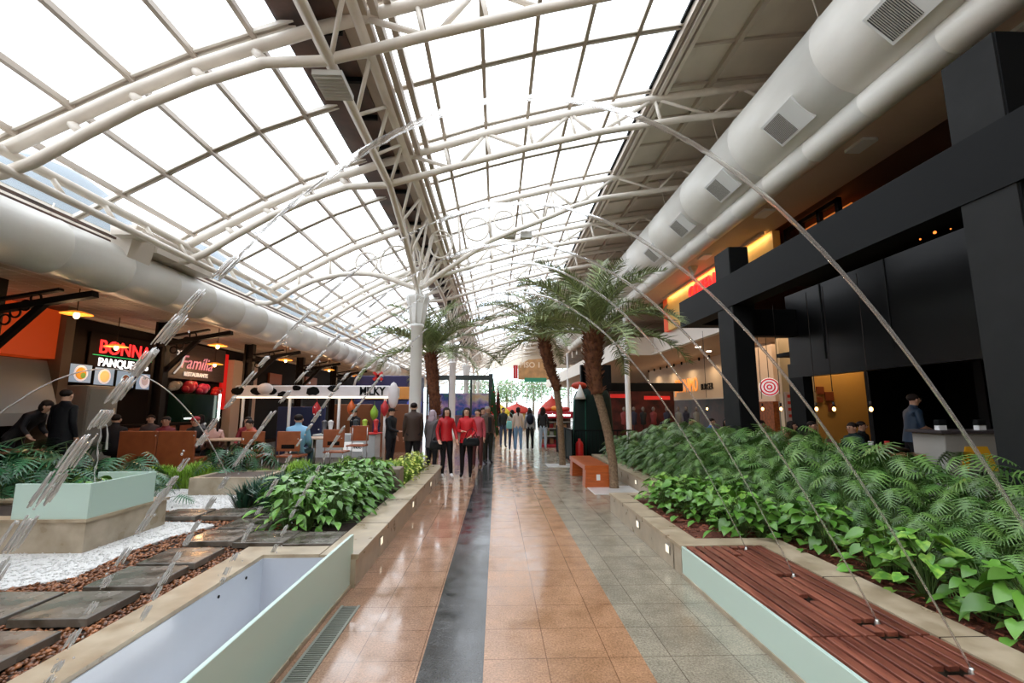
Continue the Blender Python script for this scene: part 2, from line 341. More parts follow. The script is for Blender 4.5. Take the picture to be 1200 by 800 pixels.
def make_truss(kind):
    t = thing('roof_truss', 'cream tubular steel roof truss', 'roof truss', (0, 0, 0))
    bot = CX if kind else BX
    MB().tube([(x, 0, z) for x, z in TX], .088, 10).build('top_chord', M['steel'], t)
    MB().tube([(x, 0, z) for x, z in bot], .075, 10).build('bottom_chord', M['steel'], t)
    def member(p, q, r=.045): MB().tube([p, q], r, 8).build('web_member', M['steel'], t)
    def T(x): return (x, 0, interp(TX, x))
    def B(x): return (x, 0, interp(bot, x))
    if not kind:
        for x in (-5.77, -5.02, -4.23, -3.44): member(T(x), B(x+.22), .06)
        nodes = [-.94, .7, 2.24]; tops = [-1.95, -.27, 1.63, 3.58]
        for i, nx in enumerate(nodes):
            member(T(tops[i]), B(nx-.08)); member(T(tops[i+1]), B(nx+.08))
        for x in (-1.18, -.27, .67, 1.63, 2.65, 3.58): member(T(x), B(x+.12), .038)
    else:
        for x in (-5.77, -4.9): member(T(x), B(x+.05), .05)
        def ring(x, z, r, sx=1):
            MB().tube([(x+r*sx*math.cos(a), 0, z+r*math.sin(a)) for a in [2*PI*i/28 for i in range(28)]], .028, 6, closed=True).build('ring', M['steel'], t)
        ring(-3.83, 5.86, .31); ring(-2.93, 5.88, .50); ring(-1.68, 6.45, .42, .8); ring(-.62, 6.93, .36); ring(.2, 7.22, .30)
        for a, b in (((-5.0, 5.95), (-2.0, 5.9)), ((-3.3, 5.55), (-2.4, 6.4)), ((-1.9, 6.5), (.3, 7.4)), ((-1.9, 6.75), (-.6, 6.6))):
            MB().tube([(a[0], 0, a[1]), (b[0], 0, b[1])], .014, 6).build('tie_rod', M['steel'], t)
        for x in (-1.18, -.27, .67, 1.63, 2.65): member(T(x), B(x+.1), .035)
        member(T(.67), B(1.3)); member(T(1.63), B(1.4)); member(T(1.63), B(2.3)); member(T(3.58), B(2.4))
    for a, b in ((3.58, 4.9), (5.6, 4.9), (5.6, 6.6), (7.6, 6.6), (7.6, 8.7), (9.6, 8.7)): member(T(a), B(b), .035)
    return t
tr0, tr1 = make_truss(0), make_truss(1)
ORD = ['first', 'second', 'third', 'fourth', 'fifth', 'sixth', 'seventh', 'eighth', 'ninth', 'tenth', 'eleventh', 'twelfth', 'thirteenth', 'fourteenth', 'fifteenth', 'sixteenth']
used = {0: False, 1: False}
for k in range(1, 16):
    kd = 1 if k % 3 == 0 else 0; src = tr1 if kd else tr0
    lb = ('cream roof truss with ring ornaments standing on a white column, ' if kd else 'plain cream tubular roof truss under the glass, ')+ORD[k-1]+' truss along the hall'
    if not used[kd]: src.location.y = YK(k); src['label'] = lb; used[kd] = True
    else: copy_tree(src, (0, YK(k), 0), label=lb)
# glazed bays
def bay():
    root = bpy.data.objects.new('window_1', None); COL.objects.link(root); struct(root)
    GX = [(-7.2, 4.86)]+[(x, z+.26) for x, z in TX if x <= 3.6]
    GX[0] = (-7.2, interp(TX, -7.2)+.24)
    f = MB(); g = MB()
    g.strip(GX, 0, SP, th=.012)
    for x in JX[:-1]+[-6.45]:
        z = interp(GX, x); f.box(x-.035, x+.035, 0, SP, z-.09, z-.01)
    for y in (0, SP/2):
        for dy in (-.055, .035):
            for a, b in zip(GX, GX[1:]):
                f.prism([(a[0], a[1]-.07), (b[0], b[1]-.07), (b[0], b[1]-.005), (a[0], a[1]-.005)], y+dy-.012, y+dy+.024, 'y', 1)
        for a, b in zip(GX, GX[1:]):
            f.prism([(a[0], a[1]-.035), (b[0], b[1]-.035), (b[0], b[1]-.005), (a[0], a[1]-.005)], y-.05, y+.05, 'y', 0)
    f.build('frame', [M['bar'], M['barw']], root); g.build('pane', M['glass'], root)
    return root
b0 = bay(); b0.location.y = YK(-2)
for i, k in enumerate(range(-1, 15)): c = copy_tree(b0, (0, YK(k), 0)); c.name = 'window_%d' % (i+2)
YA, YB = YK(-2), YK(15)
# opaque right-hand roof
ce = MB(); prof = [(x, z+.28) for x, z in TX if x >= 3.5]
ce.strip(prof, YA, YB+6, th=.12); struct(ce.build('ceiling', M['roofp']))
pu = MB()
y = YA
while y < YB:
    for a, b in zip(prof, prof[1:]): pu.prism([(a[0], a[1]-.05), (b[0], b[1]-.05), (b[0], b[1]+.02), (a[0], a[1]+.02)], y-.03, y+.03, 'y')
    y += SP/3
for x in (4.9, 6.6, 8.6, 10.5): z = interp(prof, x); pu.box(x-.05, x+.05, YA, YB, z-.14, z)
struct(pu.build('trim_1', M['purl']))
ed = MB(); ed.box(3.50, 3.58, YA, YB, 8.70, 8.92); ed.box(3.62, 3.70, YA, YB, 8.66, 8.90, 1); ed.box(3.76, 3.84, YA, YB, 8.68, 8.95, 1); ed.box(3.44, 3.49, YA, YB, 8.84, 8.90, 2)
struct(ed.build('trim_2', [M['bar'], M['steel'], M['black']]))
# left eave: twin tubes, gutter, fascia
ev = MB(); ev.box(-7.75, -7.1, YA, YB, 4.62, 4.70); ev.box(-7.12, -7.09, YA, YB, 4.60, 4.70, 1); ev.box(-7.28, -7.2, YA, YB, 4.66, 4.9); ev.box(-7.8, -7.7, YA, YB, 3.9, 4.7); ev.box(-7.0, -6.96, YA, YB, 4.70, 4.74, 1)
struct(ev.build('trim_3', [M['steel'], M['dkbox']]))
eb = thing('eave_truss', 'twin cream tubes with short struts running along the left roof eave', 'eave beam', (-6.45, YA, 5.0))
MB().tube([(-6.50, YA, 5.00), (-6.50, YB, 5.00)], .07, 10).build('top_chord', M['steel'], eb, world=True)
MB().tube([(-6.36, YA, 4.70), (-6.36, YB, 4.70)], .06, 10).build('bottom_chord', M['steel'], eb, world=True)
y = YA+.6
while y < 40:
    MB().tube([(-6.50, y, 5.0), (-6.36, y+.12, 4.70)], .04, 6).build('web_member', M['steel'], eb, world=True); y += SP/4
hp = MB(); hp.prism([(-6.62, 4.98), (-7.1, 4.98), (-7.0, 4.3), (-6.75, 4.3)], 8.3, 8.85, 'y'); hp.box(-7.15, -6.62, 8.85, 10.6, 4.64, 4.98); hp.box(-6.9, -6.35, 8.1, 8.5, 4.72, 4.80)
tag(hp.build('roof_hopper', M['fascia']), 'cream sheet metal hopper joining the left eave to the long duct', 'rainwater hopper')
# ---- spine girder with gutters
sp = thing('spine_girder', 'deep cream lattice girder running the length of the glass roof', 'roof girder', (-2.3, YA, 6.45))
def zlow(y):
    k = (y-Y0)/SP; d = abs(((k+1.5) % 3)-1.5)
    return 5.08+(6.45-5.08)*min(1, d)**.8 if y > Y0+SP*1.9 else 6.45
ys = [YA+(YB-YA)*i/170 for i in range(171)]
MB().tube([(-2.35, y, zlow(y)) for y in ys], .075, 8).build('bottom_chord', M['steel'], sp, world=True)
MB().tube([(-2.62, YA, 6.93), (-2.62, YB, 6.93)], .07, 8).build('top_chord', M['steel'], sp, world=True)
MB().tube([(-1.98, YA, 7.06), (-1.98, YB, 7.06)], .08, 8).build('top_chord', M['steel'], sp, world=True)
wb = MB(); y = YA; i = 0
while y < YB-1:
    for xx, zz in ((-2.62, 6.93), (-1.98, 7.06)):
        wb.tube([(-2.35, y, zlow(y)), (xx, y+SP/6, zz)], .035, 6); wb.tube([(xx, y+SP/6, zz), (-2.35, y+SP/3, zlow(y+SP/3))], .035, 6)
    y += SP/3
wb.build('lattice', M['steel'], sp, world=True)
gt = MB(); gt.box(-3.12, -2.72, YA, YB, 7.02, 7.2); gt.box(-2.72, -2.25, YA, YB, 7.08, 7.22)
for i in range(60): gt.box(-2.7, -2.26, YA+i*1.0, YA+i*1.0+.06, 7.0, 7.09, 1)
gt.build('gutter', [M['dkbox'], M['black']], sp, world=True, )
g2 = MB(); g2.box(-2.25, -1.85, YA, YB, 7.12, 7.26); g2.box(-1.80, -1.70, YA, YB, 7.14, 7.30, 1); g2.box(-1.62, -1.52, YA, YB, 7.30, 7.42, 1)
g2.build('gutter', [M['tan'], M['bar']], sp, world=True)
# grille box hanging at the first truss
vb = MB(); vb.box(-2.62, -2.2, 5.95, 6.5, 6.28, 6.36)
for i in range(7): vb.box(-2.6, -2.22, 6.0+i*.07, 6.02+i*.07, 6.26, 6.28)
tag(vb.build('cable_tray', M['ductd']), 'short ribbed grey cable tray under the girder at the first truss', 'cable tray')
for (x, y, z, lb) in ((.62, 13.4, 6.85, 'pair of small grey speakers hanging under a truss, before the second column'), (2.9, 4.7, 7.9, 'small grey box speaker hanging under the glass near the top of the view')):
    v = thing('ceiling_speaker', lb, 'speaker', (x, y, z))
    for dx in ((-.25, .25) if 'pair' in lb else (0,)):
        MB().bbox(dx-.17, dx+.17, -.1, .1, -.1, .1, .015).build('speaker_box', M['ductd'], v); MB().tube([(dx, 0, .1), (dx, 0, .5)], .01, 6).build('hanger', M['steel'], v)
# ---- columns
def make_column():
    t = thing('column', 'white fluted column', 'column', (-2.3, 0, 0))
    p = [(.24, 0), (.24, .35), (.18, .42), (.165, .5), (.165, 3.92), (.20, 3.95), (.20, 4.02), (.165, 4.05)]
    MB().lathe(p, n=24).build('shaft', M['colw'], t)
    b = MB(); n = 8
    rings = [(.19, 4.05), (.21, 4.12), (.27, 4.62), (.34, 4.80), (.34, 4.86), (.10, 4.90), (.09, 5.1)]
    b.lathe(rings, n=n, smooth=False)
    for j in range(8):
        a = 2*PI*j/8; b.tube([(.2*math.cos(a), .2*math.sin(a), 4.06), (.275*math.cos(a), .275*math.sin(a), 4.62), (.34*math.cos(a), .34*math.sin(a), 4.8)], .018, 5)
    b.build('capital', M['colw'], t)
    b = MB()
    for s in (-1, 1):
        b.tube([(0, 0, 4.85), (0, s*.5, 5.25), (s*.1, s*1.2, 5.9), (s*.1, s*1.9, 6.4)], .05, 8)
    b.build('branch', M['steel'], t)
    return t
c0 = make_column(); c0.location.y = YK(3); c0['label'] = 'white roof column with flared capital, nearest to the camera'
for i, k in enumerate((6, 9, 12, 15)): copy_tree(c0, (-2.3, YK(k), 0), label='white roof column with flared capital, %s one down the hall' % ORD[i+1])
# ================================================================ DUCTS
def duct(name, label, x, z, r, y0, y1, seams, mt, cap=True, parts=None):
    t = thing(name, label, 'air duct', (x, y0, z))
    prof = [(r, y0)]; y = y0
    while y < y1-.1:
        y2 = min(y+seams, y1); prof += [(r, y2-.02), (r*1.012, y2-.012), (r*1.012, y2-.002), (r, y2)]; y = y2
    if cap: prof += [(r*.97, y1+r*.25), (r*.8, y1+r*.55), (r*.4, y1+r*.75), (.02, y1+r*.8)]
    MB().lathe([(q[0], q[1]-y0) for q in prof], n=36, axis='y').build('duct_pipe', mt, t)
    return t
dl = duct('air_duct', 'long round white air duct under the left eave', -7.15, 4.2, .45, -4, 32.5, 1.25, M['duct'])
dr = duct('air_duct', 'big round white air duct with grilles along the right roof', 5.72, 7.30, .80, -4, 38, 2.6, M['duct'])
ds = duct('air_duct', 'slim round white air duct below the big right duct', 5.83, 6.36, .245, -4, 36, 1.3, M['duct'])
for i, yy in enumerate((5.15, 7.6, 10.0, 12.35, 14.7, 17.1, 19.5, 21.9, 24.3)):
    # grille on the flank facing down and towards the walkway
    A = Matrix.Translation((5.72, yy, 7.30)) @ Matrix.Rotation(math.radians(43), 4, 'Y')   # local -z points out of the duct towards lower left
    b = MB(); b.box(-.27, .27, -.58, .30, -.812, -.74); b = b.xform(A); fl_ = b.build('grille_flange', M['flange'], dr, world=True)
    b = MB(); b.box(-.225, .225, -.20, .26, -.818, -.80, 1)
    for j in range(16): b.box(-.225, .225, -.195+j*.028, -.187+j*.028, -.828, -.816)
    b = b.xform(A); sub(b.build('grille', [M['ductd'], M['grille']], dr, world=True), fl_)
for i in range(12):
    y = 3.2+i*3.63
    b = MB().tube([(5.5, y, 8.09), (5.3, y, 9.1)], .012, 6); b.build('hanger_wire', M['steel'], dr, world=True)
    if i < 9: MB().tube([(-7.15, y+.4, 4.64), (-7.1, y+.4, 4.9)], .012, 6).build('hanger_wire', M['steel'], dl, world=True)
# ================================================================ LEFT BUILDING
wl = MB(); wl.box(-10.9, -10.5, -6, 40, 0, 4.0); struct(wl.build('wall_left', M['darkb']))
sf = MB(); sf.box(-10.6, -7.7, -6, 40, 3.98, 4.06)
for x in (-8.3, -8.9, -9.5, -10.1): sf.box(x-.012, x+.012, -6, 40, 3.972, 3.985, 1)
for i in range(230): sf.box(-10.5, -7.7, -6+i*.2, -5.97+i*.2, 3.976, 3.982, 2)
sf.box(-10.52, -10.44, -6, 40, 3.9, 3.98, 1)
struct(sf.build('ceiling_left', [M['soffit'], M['fascia'], M['purl']]))
b = MB().box(-14, 16, -8.2, -8, 0, 10); struct(b.build('wall_back_light_stop', M['cream']))  # unseen wall added behind the camera to stop sky light leaking in
def bracket_post(y, label):
    t = thing('bracket_post', label, 'post', (-9, y, LV))
    b = MB(); b.box(-.16, -.09, -.1, .1, 0, 3.7); b.box(.09, .16, -.1, .1, 0, 3.7)
    for i in range(12): b.beam((-.12, 0, .2+i*.29), (.12, 0, .2+(i+1)*.29) if i % 2 else (.12, 0, .2+i*.29), .04, .04)
    b.box(-.12, .12, -.03, .03, 0, 3.7)
    b.build('post', M['darkst'], t)
    b = MB(); b.beam((-.2, 0, 3.06), (1.8, 0, 3.42), .14, .11); b.beam((-.2, 0, 3.25), (1.2, 0, 3.5), .1, .05)
    b.build('arm', M['darkst'], t)
    b = MB(); b.beam((.1, 0, 2.35), (1.0, 0, 3.3), .1, .1)
    for i in range(4):
        b.tube([(.3+.16*i+.09*math.cos(a), 0, 2.95+.13*i+.09*math.sin(a)) for a in [2*PI*j/14 for j in range(14)]], .018, 6, closed=True)
    b.build('brace', M['darkst'], t)
    return t
PY = (8.3, 12.6, 17.0, 21.4, 25.8)
for y, lb in zip(PY, ('dark steel bracket post before the orange panel at the left edge', 'dark steel bracket post right of the red and white pancake sign', 'dark steel bracket post behind the cow spotted kiosk', 'dark steel bracket post, fourth along the dining side', 'dark steel bracket post, fifth along the dining side')): bracket_post(y, lb)
# lamps under the left soffit
def make_lamp():
    t = thing('pendant_lamp', 'amber disc pendant lamp', 'pendant lamp')
    MB().lathe([(.03, .06), (.10, .05), (.25, 0), (.255, -.012), (.24, -.01), (.09, .03), (.03, .035)], n=24).build('lamp_shade', M['lampo'], t)
    MB().ball((0, 0, -.03), .055, .055, .07).build('bulb', M['bulb'], t)
    MB().tube([(0, 0, .06), (0, 0, 1)], .01, 6).build('cord', M['cord'], t)
    return t
L0 = make_lamp(); first = True
for (x, y, z, lb) in ((-8.2, 9.1, 3.47, 'nearest of the amber disc lamps, above the dark bracket arm'), (-9.8, 12.1, 3.22, 'amber disc lamp in front of the red pancake sign'), (-8.2, 13.7, 3.47, 'amber disc lamp between the pancake sign and the tan wall'),
                      (-9.8, 16.3, 3.16, 'amber disc lamp before the pink cursive sign'), (-8.2, 18.1, 3.5, 'amber disc lamp above the left end of the cow kiosk'), (-8.2, 22.8, 3.5, 'amber disc lamp above the middle of the cow kiosk'),
                      (-8.2, 27.3, 3.5, 'amber disc lamp above the right end of the cow kiosk')):
    o = L0 if first else copy_tree(L0); first = False
    o.location = (x, y, z); o['label'] = lb
    for ch in o.children:
        if ch.name.startswith('cord'): ch.scale = (1, 1, (3.98-z))
    pl_ = bpy.data.lights.new('lamp_light', 'POINT'); pl_.energy = 12; pl_.color = (1, .6, .3); pl_.shadow_soft_size = .08
    q = bpy.data.objects.new('lamp_light', pl_); COL.objects.link(q); q.parent = o; q.location = (0, 0, -.16)
def wallbox(y0, y1, z0, z1, mt, name, label, cat, d=.06, x=-10.5):
    return tag(MB().bbox(x, x+d, y0, y1, z0, z1, .008).build(name, mt), label, cat)
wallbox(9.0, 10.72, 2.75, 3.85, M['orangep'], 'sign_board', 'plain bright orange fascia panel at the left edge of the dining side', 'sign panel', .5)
# steel range hood below
h = MB(); h.prism([(-10.45, 1.3), (-9.7, 1.3), (-9.7, 1.55), (-10.1, 2.7), (-10.45, 2.7)], 9.0, 10.65, 'y')
tag(h.build('range_hood', mat('satin steel', (.34, .36, .37), .35, metal=.6)), 'satin steel hood below the orange panel', 'range hood')
struct(MB().box(-10.5, -9.9, 10.76, 11.0, LV, 3.98).build('wall_left_pier', mat('brown pier plaster', (.20, .13, .085), .7)))
struct(MB().box(-10.5, -10.2, 18.2, 20.0, LV, 3.5).build('wall_left_panel', M['beige']))
# pancake shop sign
sg = thing('shop_sign', 'lit red and white pancake shop sign with a green line', 'sign', (-10.42, 13.2, 3.0))
bb_ = MB().bbox(-.06, 0, -1.15, 1.15, -.42, .62, .01).build('backing_board', M['darkb'], sg)
RT = (PI/2, 0, PI/2)
redl = mat('red lit letters', (.9, .02, .02), .4, emit=(1, .03, .03), es=1.3); whl = mat('white lit letters', (1, 1, 1), .4, emit=(1, 1, 1), es=1.6); grl = mat('green lit line', (.02, .5, .1), .4, emit=(.02, .5, .15), es=.7)
text('lettering', 'BONNA', .50, redl, bb_, (.02, 0, .24), RT, label='red letters', bold=.004)
text('lettering', 'PANQUECAS', .30, whl, bb_, (.02, 0, -.16), RT, label='white letters', bold=.003)
MB().box(.01, .03, -1.05, 1.05, .015, .03).build('underline', grl, sg)
MB().ball((.03, 0.3, -.38), .03, .12, .06).build('flame_logo', redl, sg)
# menu screens
def menu(y, z, cols, lb):
    t = thing('menu_screen', lb, 'menu board', (-10.3, y, z))
    MB().bbox(-.08, 0, -.32, .32, -.24, .24, .01).build('screen_body', M['black'], t)
    sc_ = MB().box(.001, .006, -.30, .30, -.22, .22).build('screen', mat('screen blue grey', (.2, .3, .4), .3, emit=(.22, .30, .42), es=.55), t)
    for i, (dy, dz, r, c) in enumerate(cols):
        MB().lathe([(.001, .001), (r, .001), (r, .004), (r*.9, .006), (.001, .008)], c=(.006+i*.006, dy, dz), n=18, axis='x').build('food_picture', mat('food %s' % (c,), c, .6, emit=c, es=.45), sc_)
W_ = (.75, .7, .75); OR = (.7, .3, .03); YE = (.8, .55, .2); BR = (.18, .06, .03); GN = (.15, .3, .05)
menu(11.75, 2.50, [(0, 0, .2, W_), (0, .0, .15, OR), (.06, -.05, .07, GN)], 'lit menu screen with a big orange dish, first from the left')
menu(12.45, 2.47, [(0, 0, .2, W_), (0, 0, .15, YE)], 'lit menu screen with a pale round pancake, second from the left')
menu(13.15, 2.44, [(0, -.03, .17, (.4, .6, .7)), (0, 0, .12, BR)], 'lit menu screen with a dark brown dish, third from the left')
menu(13.85, 2.41, [(0, 0, .2, W_), (0, .02, .13, (.5, .4, .4))], 'lit menu screen with a grey dish, fourth from the left')
fr = thing('refrigerator', 'white door refrigerator under the menu screens', 'refrigerator', (-10.15, 11.95, LV))
MB().bbox(-.3, .3, -.45, .45, 0, 1.95, .02).build('body', mat('dull white enamel', (.32, .32, .30), .4), fr); MB().bbox(.3, .34, -.42, .42, .1, 1.88, .01).build('door', mat('cool enamel', (.38, .40, .38), .3), fr); MB().tube([(.37, .3, .9), (.37, .3, 1.4)], .015).build('handle', M['chrome'], fr)
wallbox(11.15, 11.45, 1.6, 2.1, M['red'], 'fire_cabinet', 'red box on the wall left of the white refrigerator', 'box', .2)
wallbox(14.35, 14.95, 1.4, 2.4, mat('grey menu poster', (.12, .14, .12), .4), 'menu_poster', 'grey green list poster right of the menu screens', 'poster', .04)
ctr = thing('service_counter', 'dark counter with orange front panels below the menu screens', 'counter', (-9.95, 13.5, LV))
MB().bbox(-.3, .3, -1.0, 2.2, .9, .96, .01).build('worktop', M['darkb'], ctr); MB().bbox(-.26, .26, -.98, 2.18, 0, .9, .01).build('body', M['darkb'], ctr)
for i in range(3): MB().bbox(.262, .28, -.85+i*1.0, -.05+i*1.0, .45, .88, .008).build('front_panel', M['chairw'], ctr)
# second restaurant
sg = thing('shop_sign', 'pink cursive restaurant sign on a brown fascia', 'sign', (-10.35, 16.3, 3.05))
bb_ = MB().bbox(-.12, 0, -1.75, 1.55, -.45, .75, .01).build('backing_board', M['brownw'], sg)
pk = mat('pink letters', (.55, .22, .28), .4, emit=(.7, .25, .35), es=.35); wk = mat('pale letters', (.7, .66, .62), .4, emit=(.8, .75, .7), es=.4)
text('lettering', '3ª', .42, wk, bb_, (.02, -1.05, .3), RT, label='pale numeral'); text('lettering', 'Família', .62, pk, bb_, (.02, -.1, .1), RT, shear=.3, label='pink script')
text('lettering', 'RESTAURANTE', .19, wk, bb_, (.02, -.1, -.28), RT, label='small pale capitals', bold=.004)
MB().tube([(.02, -1.2, -.3), (.02, -.9, .0), (.02, -.7, .55)], .025, 6).build('flourish', wk, sg)
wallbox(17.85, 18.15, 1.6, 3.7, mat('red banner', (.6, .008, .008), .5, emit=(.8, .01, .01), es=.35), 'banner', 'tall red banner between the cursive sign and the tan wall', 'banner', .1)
wallbox(15.2, 17.0, .95, 2.1, mat('dark green display', (.01, .035, .025), .15), 'display_case', 'dark green glass display case under the cursive sign', 'display case', .5)
tag(MB().bbox(-9.95, -9.90, 16.95, 17.02, 1.2, 2.15, .005).build('light_tube', M['led']), 'upright white light tube at the corner of the green display case', 'light tube')
tag(MB().bbox(-9.1, -9.05, 13.9, 14.6, 1.33, 1.37, .005).build('light_tube', M['led']), 'short level white light tube over the black counter', 'light tube')
for i, (y, z, c, r) in enumerate(((15.0, 2.35, (.35, .33, .3), .22), (15.7, 2.35, (.5, .01, .03), .3), (16.4, 2.3, (.4, .02, .08), .28), (17.2, 2.25, (.5, .01, .01), .25))):
    b = MB(); b.ball((0, 0, 0), .12, r, r*.7); b.ball((0, r*.8, .06), .1, r*.5, r*.45)
    b.ball((.02, -r*.7, -.08), .1, r*.5, r*.4)
    tag(b.build('balloon_cluster', C3(*c, .35), None, (-10.2, y, z)), ('grey', 'crimson', 'pink red', 'scarlet')[i]+' balloon cluster over the green display case', 'balloons')
for i, (y, z, w_, h_, c) in enumerate(((21.5, 3.0, 1.2, .5, (.35, .09, .02)), (25.5, 3.1, 1.6, .5, (.28, .07, .02)), (23.5, 2.2, 1.6, .6, (.10, .09, .08)), (29, 2.6, 2.4, .8, (.12, .02, .015)))):
    wallbox(y, y+w_, z-h_/2, z+h_/2, C3(*c, .5), 'wall_sign', ('small orange brown', 'wider orange brown', 'dull grey', 'dark red')[i]+' sign board high on the far left wall', 'sign board', .1)
# ================================================================ RIGHT BUILDING
struct(MB().box(14, 14.3, -6, 64, 0, 9.4).build('wall_right', mat('brown inner wall', (.14, .07, .04), .8)))
struct(MB().box(7.25, 14, -6, 50, 6.35, 6.5).build('ceiling_upper', mat('red brown ceiling', (.22, .10, .06), .7)))
b = MB(); b.box(6.1, 7.3, -6, 42, 6.3, 6.42); b.box(6.75, 6.9, -6, 42, 6.42, 9.4); struct(b.build('ceiling_soffit', M['beige']))
b = MB(); b.box(7.5, 14, 13.9, 21.5, 4.15, 4.32); b.box(6.1, 14, 21.5, 56, 4.15, 4.32); struct(b.build('ceiling_ground', mat('warm ceiling', (.52, .34, .22), .7)))
b = MB(); b.box(7.42, 7.52, 13.7, 21.5, 4.13, 4.97); b.box(6.0, 7.52, 21.4, 21.52, 4.13, 4.97); b.box(6.0, 6.1, 21.5, 56, 4.1, 4.97); b.box(7.3, 7.42, 13.7, 21.4, 4.13, 4.22)
struct(b.build('trim_4', M['fascia']))
b = MB()
for i in range(10): b.box(6.2, 13.9, 22+i*2.2, 22.5+i*2.2, 5.9-.02*i, 6.3)
struct(b.build('trim_5', M['purl']))
for i, (y, lb) in enumerate(((21.2, 'slim white column at the corner of the upper floor'), (30, 'slim white column, second along the shops'), (39, 'slim white column, third along the shops'), (48, 'slim white column, farthest along the shops'))):
    MBc = MB().lathe([(.13, 0), (.12, .1), (.115, 5.9), (.14, 6.28), (.14, 6.3)], n=18); tag(MBc.build('column', M['colw'], None, (6.05, y, 0)), lb, 'column')
# golden upper wall with its red letters
uw = MB(); uw.box(7.25, 7.45, 11.4, 19.0, 4.9, 6.3)
for y in (13, 14.6, 16.2): uw.box(7.235, 7.25, y-.01, y+.01, 4.9, 6.3, 1)
struct(uw.build('wall_upper', [M['yellow'], M['ochre']]))
lt = thing('upper_sign', 'red block letters on the golden wall of the upper floor', 'sign', (7.2, 15.6, 5.78))
text('lettering', 'COTEN', .62, redl, lt, (0, 0, .1), (PI/2, 0, -PI/2), extrude=.04)
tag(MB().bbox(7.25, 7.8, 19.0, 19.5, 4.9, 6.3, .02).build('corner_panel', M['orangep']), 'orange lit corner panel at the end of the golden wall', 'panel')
def arealight(name, loc, rot, sx, sy, e, col):
    l = bpy.data.lights.new(name, 'AREA'); l.shape = 'RECTANGLE'; l.size = sx; l.size_y = sy; l.energy = e; l.color = col
    o = bpy.data.objects.new(name, l); COL.objects.link(o); o.location = loc; o.rotation_euler = rot; return o
# strip washing the golden wall from its own cove
cv = MB().box(7.05, 7.1, 11.5, 19, 6.22, 6.3); struct(cv.build('trim_6', M['beige']))
arealight('cove_light', (7.12, 15.2, 6.27), (0, math.radians(-18), 0), .05, 7.4, 26, (1, .68, .36))
fw = thing('upper_window', 'dark framed lit opening beside the golden wall on the upper floor', 'window', (7.6, 10.4, 4.9))
b = MB(); [b.box(-.05, .05, y-.05, y+.05, 0, 1.4) for y in (-.9, -.3, .35, .95)]; b.box(-.05, .05, -.95, .95, .55, .62); b.box(-.05, .05, -.95, .95, 1.3, 1.4)
b.build('frame', M['black'], fw); MB().box(.3, .34, -.9, .9, .7, 1.3).build('lit_panel', mat('amber panel', (.5, .16, .03), .5, emit=(.8, .22, .04), es=.5), fw)
tag(MB().ball((7.5, 10.95, 5.35), .045).build('light_bulb', M['bulb']), 'bare glowing bulb at the edge of the upper golden wall', 'light bulb')
# fixtures on the soffit
for i, (y, x) in enumerate(((4.9, 6.5), (7.4, 6.45), (10.3, 6.4), (13.5, 6.4))):
    b = MB().bbox(x-.14, x+.14, y-.22, y+.22, 6.24, 6.3, .01); tag(b.build('soffit_light', M['flange']), 'small white light box under the beige soffit, %s from the camera' % ORD[i], 'light fixture')
sp_ = thing('wall_speaker', 'small grey wedge speaker under the soffit behind the black post', 'speaker', (6.5, 14.6, 6.3)); MB().prism([(-.14, 0), (.14, 0), (0, -.3)], -.1, .1, 'y').build('speaker_box', M['ductd'], sp_)
# black portal of the near restaurant
bp = thing('black_portal', 'big black steel portal framing the near restaurant', 'portal', (5.5, 7.5, .0))
def bpart(nm, *a, m=None):
    b = MB().box(*a); return b.build(nm, m or M['black'], bp, world=True)
bpart('post', 5.5, 5.95, 10.38, 11.09, 0, 5.45, m=M['char']); bpart('post', 5.5, 6.1, 4.42, 5.01, 0, 5.8, m=M['char'])  # charcoal imitates skylight on the walkway side of the black posts
bpart('main_beam', 5.48, 5.9, 1.5, 13.4, 4.02, 4.78, m=M['black'])
bpart('end_beam', 5.9, 7.5, 12.9, 13.4, 4.02, 4.78); bpart('upper_panel', 5.95, 8.5, 4.35, 4.7, 4.6, 5.8)
bpart('post_shade_face', 5.52, 5.955, 10.36, 10.385, 0, 5.45); bpart('post_shade_face', 5.52, 6.12, 4.40, 4.425, 0, 5.8)  # black sheets paint the unlit front sides onto the posts
bpart('lintel', 5.9, 7.5, 11.1, 11.4, 3.43, 4.1)
bpart('canopy', 6.6, 9.4, 1.5, 12.9, 5.20, 5.26); bpart('upper_back_wall', 9.3, 9.4, 1.5, 12.9, 3.1, 5.2)
bd = MB(); bd.box(7.5, 7.6, 2.0, 11.5, 2.75, 4.52); bd.box(7.42, 7.62, 2.0, 11.5, 2.40, 2.75)
for y in (4.4, 6.4, 8.4, 10.2): bd.box(7.48, 7.505, y-.015, y+.015, 2.75, 4.52, 1)
bd.build('side_panel', [M['blackg'], M['char']], bp, world=True)
bpart('post', 7.42, 7.65, 10.95, 11.5, 0, 2.4); bpart('back_wall', 12.6, 12.7, 2, 13, .15, 4.1); bpart('side_wall', 8.6, 14, 8.9+4.2, 9.0+4.2, .15, 4.1, m=M['char']) if 0 else None
bpart('ceiling_panel', 7.6, 13, 2, 12.2, 3.0, 3.1)
b = MB(); b.box(10.7, 13.9, 9.8, 10.0, .15, 3.0)
b.build('partition_panel', M['black'], bp, world=True); bpart('back_partition', 10.42, 13.9, 12.6, 12.75, 0, 3.1)
